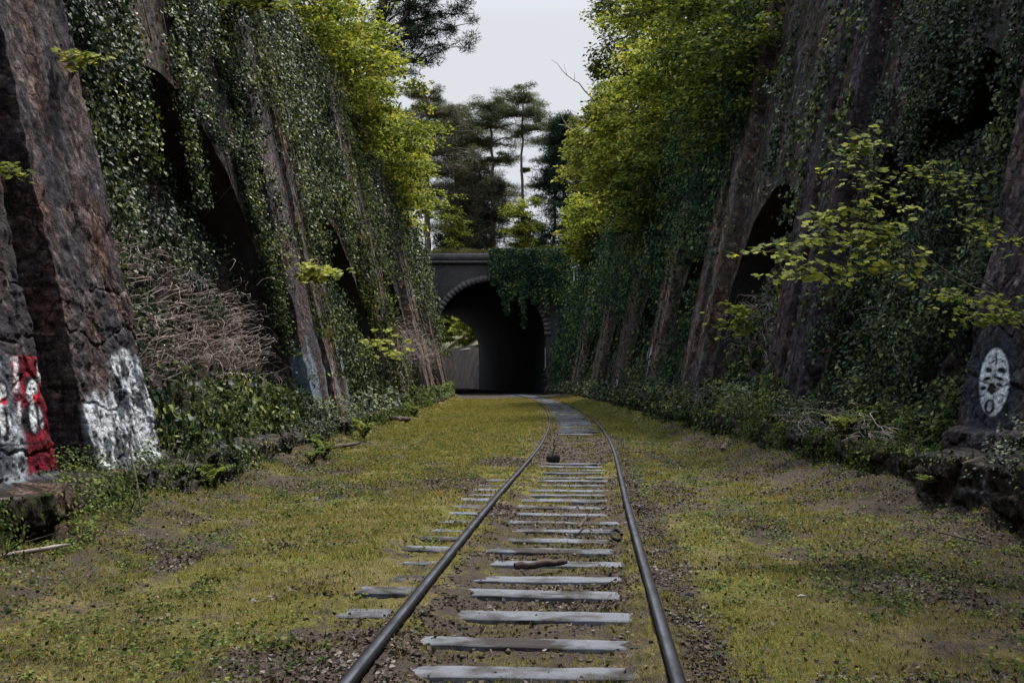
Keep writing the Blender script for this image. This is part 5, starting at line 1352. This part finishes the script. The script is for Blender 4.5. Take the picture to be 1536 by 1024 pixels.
log('fallen_branch', 'thin dead stick leaning from the left plinth to the grass', (-4.0, 10.4, .8), (-3.55, 9.6, .08), .012, M['bark'], 'branch')
# rubber ring
mb = MB(); a = np.linspace(0, 1.75 * PI, 26); c0 = np.array([.94, 8.95, .055])
mb.tube(np.stack([c0[0] + .045 * np.cos(a), c0[1] + .10 * np.sin(a), c0[2] + .03 * np.sin(a)], -1), .016, 8)
tag(mb.build('rubber_hose', M['rubber'], None, True), 'curled piece of black rubber hose beside the right rail', 'hose')
for i, (lab, u_, v_, r) in enumerate((('pale stone chip on the grass right of the track in the foreground', 1202, 908, .024), ('pale scrap on the grass left of the track', 770, 0, 0))):
    if r == 0: continue
    Y = HC * F / (v_ - 569); x = (u_ - 768) * Y / F
    blob('stone', lab, 'stone', (x, Y, .05 + float(gheight(np.array(x), np.array(Y)))), (r * 1.1, r * .6, r * .4), M['paper'], i, .3)

# fences on the rim
Fn = thing('metal_fence', 'short run of pale metal fence posts on the left rim under the maples', 'fence', (float(wx(-1, 42, TOP)), 42, TOP))
for (y_, h_) in ((40.5, 1.5), (42.5, 1.45), (44.5, 1.5)):
    x_ = float(wx(-1, y_, TOP, SET)); mb = MB(); mb.tube([(x_, y_, TOP + .2), (x_ + .02, y_, TOP + h_)], .035, 6); mb.build('post', M['post'], Fn)
mb = MB(); mb.tube([(float(wx(-1, yy, TOP, SET)), yy, TOP + 1.3) for yy in (39.5, 42, 45.5)], .022, 6); mb.build('rail_bar', M['post'], Fn)
Fr = thing('metal_fence', 'small pale railing at the right end of the tunnel parapet', 'fence', (6.0, 92, 12.6))
for k in range(4):
    mb = MB(); p = at(861 + k * 5, 412 - k * 2, 90); mb.tube([p - (0, 0, .6), p + (0, 0, .9)], .04, 5); mb.build('post', M['post'], Fr)
mb = MB(); mb.tube([at(858, 402, 90), at(880, 394, 90)], .03, 5); mb.build('rail_bar', M['post'], Fr)

# ------------------------------------------------------------------ grass, weeds and litter on the ground
def scatter_xy(n, y0, y1, power=1.0):
    """more samples near the camera"""
    t = rng.random(n); y = y0 * (y1 / y0) ** (t ** power)
    x = rng.uniform(0, 1, n); xl_ = -(footL(y) - .25); xr_ = footR(y) - .45
    return xl_ + (xr_ - xl_) * x, y
def grass_field():
    x, y = scatter_xy(450000, 3.6, 92)
    d = np.abs(x - track(y)); dm = dirtmap(x, y)
    n1 = fbm(x * 1.3, y * 1.3, None, 4, 701); n2 = fbm(x * 5, y * 5, None, 3, 702)
    pr = ss(.40, .52, n1 * .6 + n2 * .5 - dm * .45) + .12
    pr = pr * (1 - ss(70, 88, y + 14 * (fbm(x * .3, y * .15, None, 3, 4) - .5)))
    pr = np.where(np.abs(d - .752) < .05, 0, pr)
    sl = (d < .6); pr = np.where(sl, pr * .7, pr)
    ph = np.abs(((y - 4.91 + .289) % .578) - .289); pr = np.where((d < 1.25) & (ph < .13) & (x < track(y) + .6), pr * .06, pr)
    k = rng.random(len(x)) < pr; x, y, n2 = x[k], y[k], n2[k]
    z = gheight(x, y); m = len(x)
    near = np.clip(y / 6, 1, 5)
    lim = .021 * (.5 + 1.2 * n2) * (1 + .25 * near)
    a = rng.uniform(0, 2 * PI, m)
    ax = np.stack([np.cos(a) * .6, np.sin(a) * .6, np.ones(m)], -1); nr = np.stack([-np.sin(a) * .3, -np.ones(m), .3 * np.ones(m)], -1) + rnd(m, .4)
    o = leaves('grass', np.stack([x, y, z - .006], -1), nr, ax, lim * rng.uniform(.5, 1.6, m), T_BLADE, Q_BLADE, M['grass'], None, width=.0045 * near)
    tag(o, 'short yellow green grass and moss over the cutting floor', 'grass', kind='stuff')
grass_field()
def weeds():
    P = []; S = []; A = []
    cx_, cy_ = scatter_xy(7500, 3.8, 40)
    d = np.abs(cx_ - track(cy_)); n1 = fbm(cx_ * .9, cy_ * .9, None, 3, 711)
    edge_ = ss(1.0, 3.0, np.abs(cx_))
    k = (d > .95) & (rng.random(len(cx_)) < ss(.40, .58, n1 + .12 * edge_) * .9 + .05); cx_, cy_ = cx_[k], cy_[k]
    for x, y in zip(cx_, cy_):
        n = rng.integers(6, 20); r = rng.uniform(.03, .09)
        o = rng.normal(0, 1, (n, 3)) * (r, r, .4 * r); o[:, 2] = np.abs(o[:, 2]) + .01
        P.append(np.array([x, y, float(gheight(np.array(x), np.array(y)))]) + o); A.append(o); S.append(np.full(n, rng.uniform(.011, .026)) * (1 + y * .03))
    P = np.vstack(P); A = np.vstack(A); S = np.concatenate(S); m = len(P)
    o = leaves('ground_cover', P, np.tile([0, -.3, 1.], (m, 1)) + rnd(m, .4), A + rnd(m, .02), S, T_OVAL, Q_OVAL, M['weed'], None)
    tag(o, 'clumps of clover and small broad leaved weeds among the grass', 'ground cover', kind='stuff')
weeds()
def litter():
    x, y = scatter_xy(240000, 3.7, 34)
    d = x - track(y); dm = dirtmap(x, y); n1 = fbm(x * 1.5, y * 1.5, None, 3, 721)
    pr = np.clip(ss(.40, .62, n1 * .7 + dm * .6) * .7 + .05, 0, 1)
    ph = np.abs(((y - 4.91 + .289) % .578) - .289); pr = np.where((np.abs(d) < .6) & (ph < .12), pr * .25, pr)
    pr = np.where(np.abs(np.abs(d) - .752) < .05, 0, pr)
    k = rng.random(len(x)) < pr; x, y = x[k], y[k]; m = len(x); z = gheight(x, y)
    nr = np.tile([0, -.15, 1.], (m, 1)) + rnd(m, .65); ax = rnd(m); ax[:, 2] *= .3
    o = leaves('leaf_litter', np.stack([x, y, z + .010], -1), nr, ax, rng.uniform(.006, .026, m) * (1 + y * .02), T_IVY, Q_IVY, M['litter'], None)
    tag(o, 'brown and grey dead leaves littering the cutting floor', 'leaf litter', kind='stuff')
litter()
def gravel():
    n = 5000; y = 3.8 * (26 / 3.8) ** rng.random(n); side = rng.random(n)
    d = np.where(side < .55, rng.normal(.92, .07, n), np.where(side < .8, rng.uniform(-.62, .62, n), rng.normal(-.62, .08, n)))
    x = track(y) + d; ph = np.abs(((y - 4.91 + .289) % .578) - .289)
    k = ~((np.abs(d) < .6) & (ph < .13)) & (np.abs(np.abs(d) - .752) > .06); x, y = x[k], y[k]; m = len(x)
    z = gheight(x, y); s = rng.uniform(.004, .014, m) * (1 + y * .02)
    oc = np.array([(1, 0, 0), (0, 1, 0), (-1, 0, 0), (0, -1, 0), (0, 0, 1), (0, 0, -1)], float)
    fq = np.array([[0, 1, 4, 4], [1, 2, 4, 4], [2, 3, 4, 4], [3, 0, 4, 4], [1, 0, 5, 5], [2, 1, 5, 5], [3, 2, 5, 5], [0, 3, 5, 5]])
    V = np.stack([x, y, z + .004], -1)[:, None] + oc[None] * (1 + .5 * rng.normal(0, 1, (m, 6, 1))) * s[:, None, None] * np.array([1.2, 1.2, .7])
    QQ = (fq[None] + (np.arange(m) * 6)[:, None, None]).reshape(-1, 4)
    tag(link_mesh('gravel', mesh_from('gravel', V.reshape(-1, 3), QQ), M['gravel']), 'small stones and ballast beside the rails', 'gravel', kind='stuff')
gravel()
# rough grass on top of the portal
n = 16000; x = rng.uniform(-14, 10, n); yv = rng.uniform(ZP + .6, ZP + 2.2, n)
P = np.stack([x, yv, np.full(n, TOP + .55)], -1)
o = leaves('rough_grass', P, np.tile([0, -1, .2], (n, 1)) + rnd(n, .4), np.tile([0, 0, 1.0], (n, 1)) + rnd(n, .35), rng.uniform(.15, .95, n) * (.3 + 1.2 * fbm(x * 1.1, x * 0, None, 4, 9)), T_BLADE, Q_BLADE, M['dry'], None, width=.05)
tag(o, 'rough dry grass growing on top of the tunnel portal', 'grass', kind='stuff')

# ------------------------------------------------------------------ camera, light, sky
cam = bpy.data.cameras.new('camera'); co = bpy.data.objects.new('camera', cam); COL.objects.link(co)
cam.lens = 35.0; cam.sensor_width = 36.0; cam.clip_end = 2000; cam.clip_start = .05
co.location = (0, 0, HC); co.rotation_euler = (PI / 2, 0, 0); cam.shift_y = 57 / 1536
scene.camera = co

elev, azim = math.radians(60), math.radians(22)       # azimuth clockwise from +Y: behind the camera, to the right
sd = Vector((math.sin(azim) * math.cos(elev), math.cos(azim) * math.cos(elev), math.sin(elev)))
sun = bpy.data.lights.new('sun', 'SUN'); so = bpy.data.objects.new('sun', sun); COL.objects.link(so)
sun.energy = 2.5; sun.angle = math.radians(8); sun.color = (1.0, .96, .88)
so.rotation_euler = sd.to_track_quat('Z', 'Y').to_euler()

w = bpy.data.worlds.new('World'); scene.world = w; w.use_nodes = True
nt = w.node_tree; nt.nodes.clear()
sky = nt.nodes.new('ShaderNodeTexSky'); sky.sky_type = 'NISHITA'; sky.sun_disc = False
sky.sun_elevation = elev; sky.sun_rotation = azim; sky.dust_density = 3
hsv = nt.nodes.new('ShaderNodeHueSaturation'); hsv.inputs['Saturation'].default_value = .45
nt.links.new(sky.outputs[0], hsv.inputs['Color'])
tc = nt.nodes.new('ShaderNodeTexCoord')
cl = noise_node(nt, tc.outputs['Generated'], 2.2, 5, .5, (1, 1, 2.5))
cr = ramp(nt.nodes, [(.3, (1.6, 1.65, 1.74)), (.7, (1.74, 1.78, 1.86))]); nt.links.new(cl, cr.inputs[0])
sx_ = nt.nodes.new('ShaderNodeSeparateXYZ'); nt.links.new(tc.outputs['Generated'], sx_.inputs[0])
zr = ramp(nt.nodes, [(0, (.9, .92, .95)), (.34, (1, 1, 1)), (.95, (4.4, 5.05, 5.9))]); nt.links.new(sx_.outputs[2], zr.inputs[0])
cl2 = mixc(nt, 1, cr.outputs[0], zr.outputs[0], 'MULTIPLY')
cc = mixc(nt, .9, hsv.outputs[0], cl2)
bg = nt.nodes.new('ShaderNodeBackground'); bg.inputs['Strength'].default_value = .1
nt.links.new(cc, bg.inputs['Color'])
wo = nt.nodes.new('ShaderNodeOutputWorld'); nt.links.new(bg.outputs[0], wo.inputs[0])

scene.view_settings.view_transform = 'Standard'; scene.view_settings.look = 'None'
scene.view_settings.exposure = 1.82; scene.view_settings.gamma = 1.0
scene.render.engine = 'CYCLES'
scene.cycles.max_bounces = 6; scene.cycles.diffuse_bounces = 3; scene.cycles.glossy_bounces = 2; scene.cycles.transmission_bounces = 3
scene.cycles.use_denoising = True
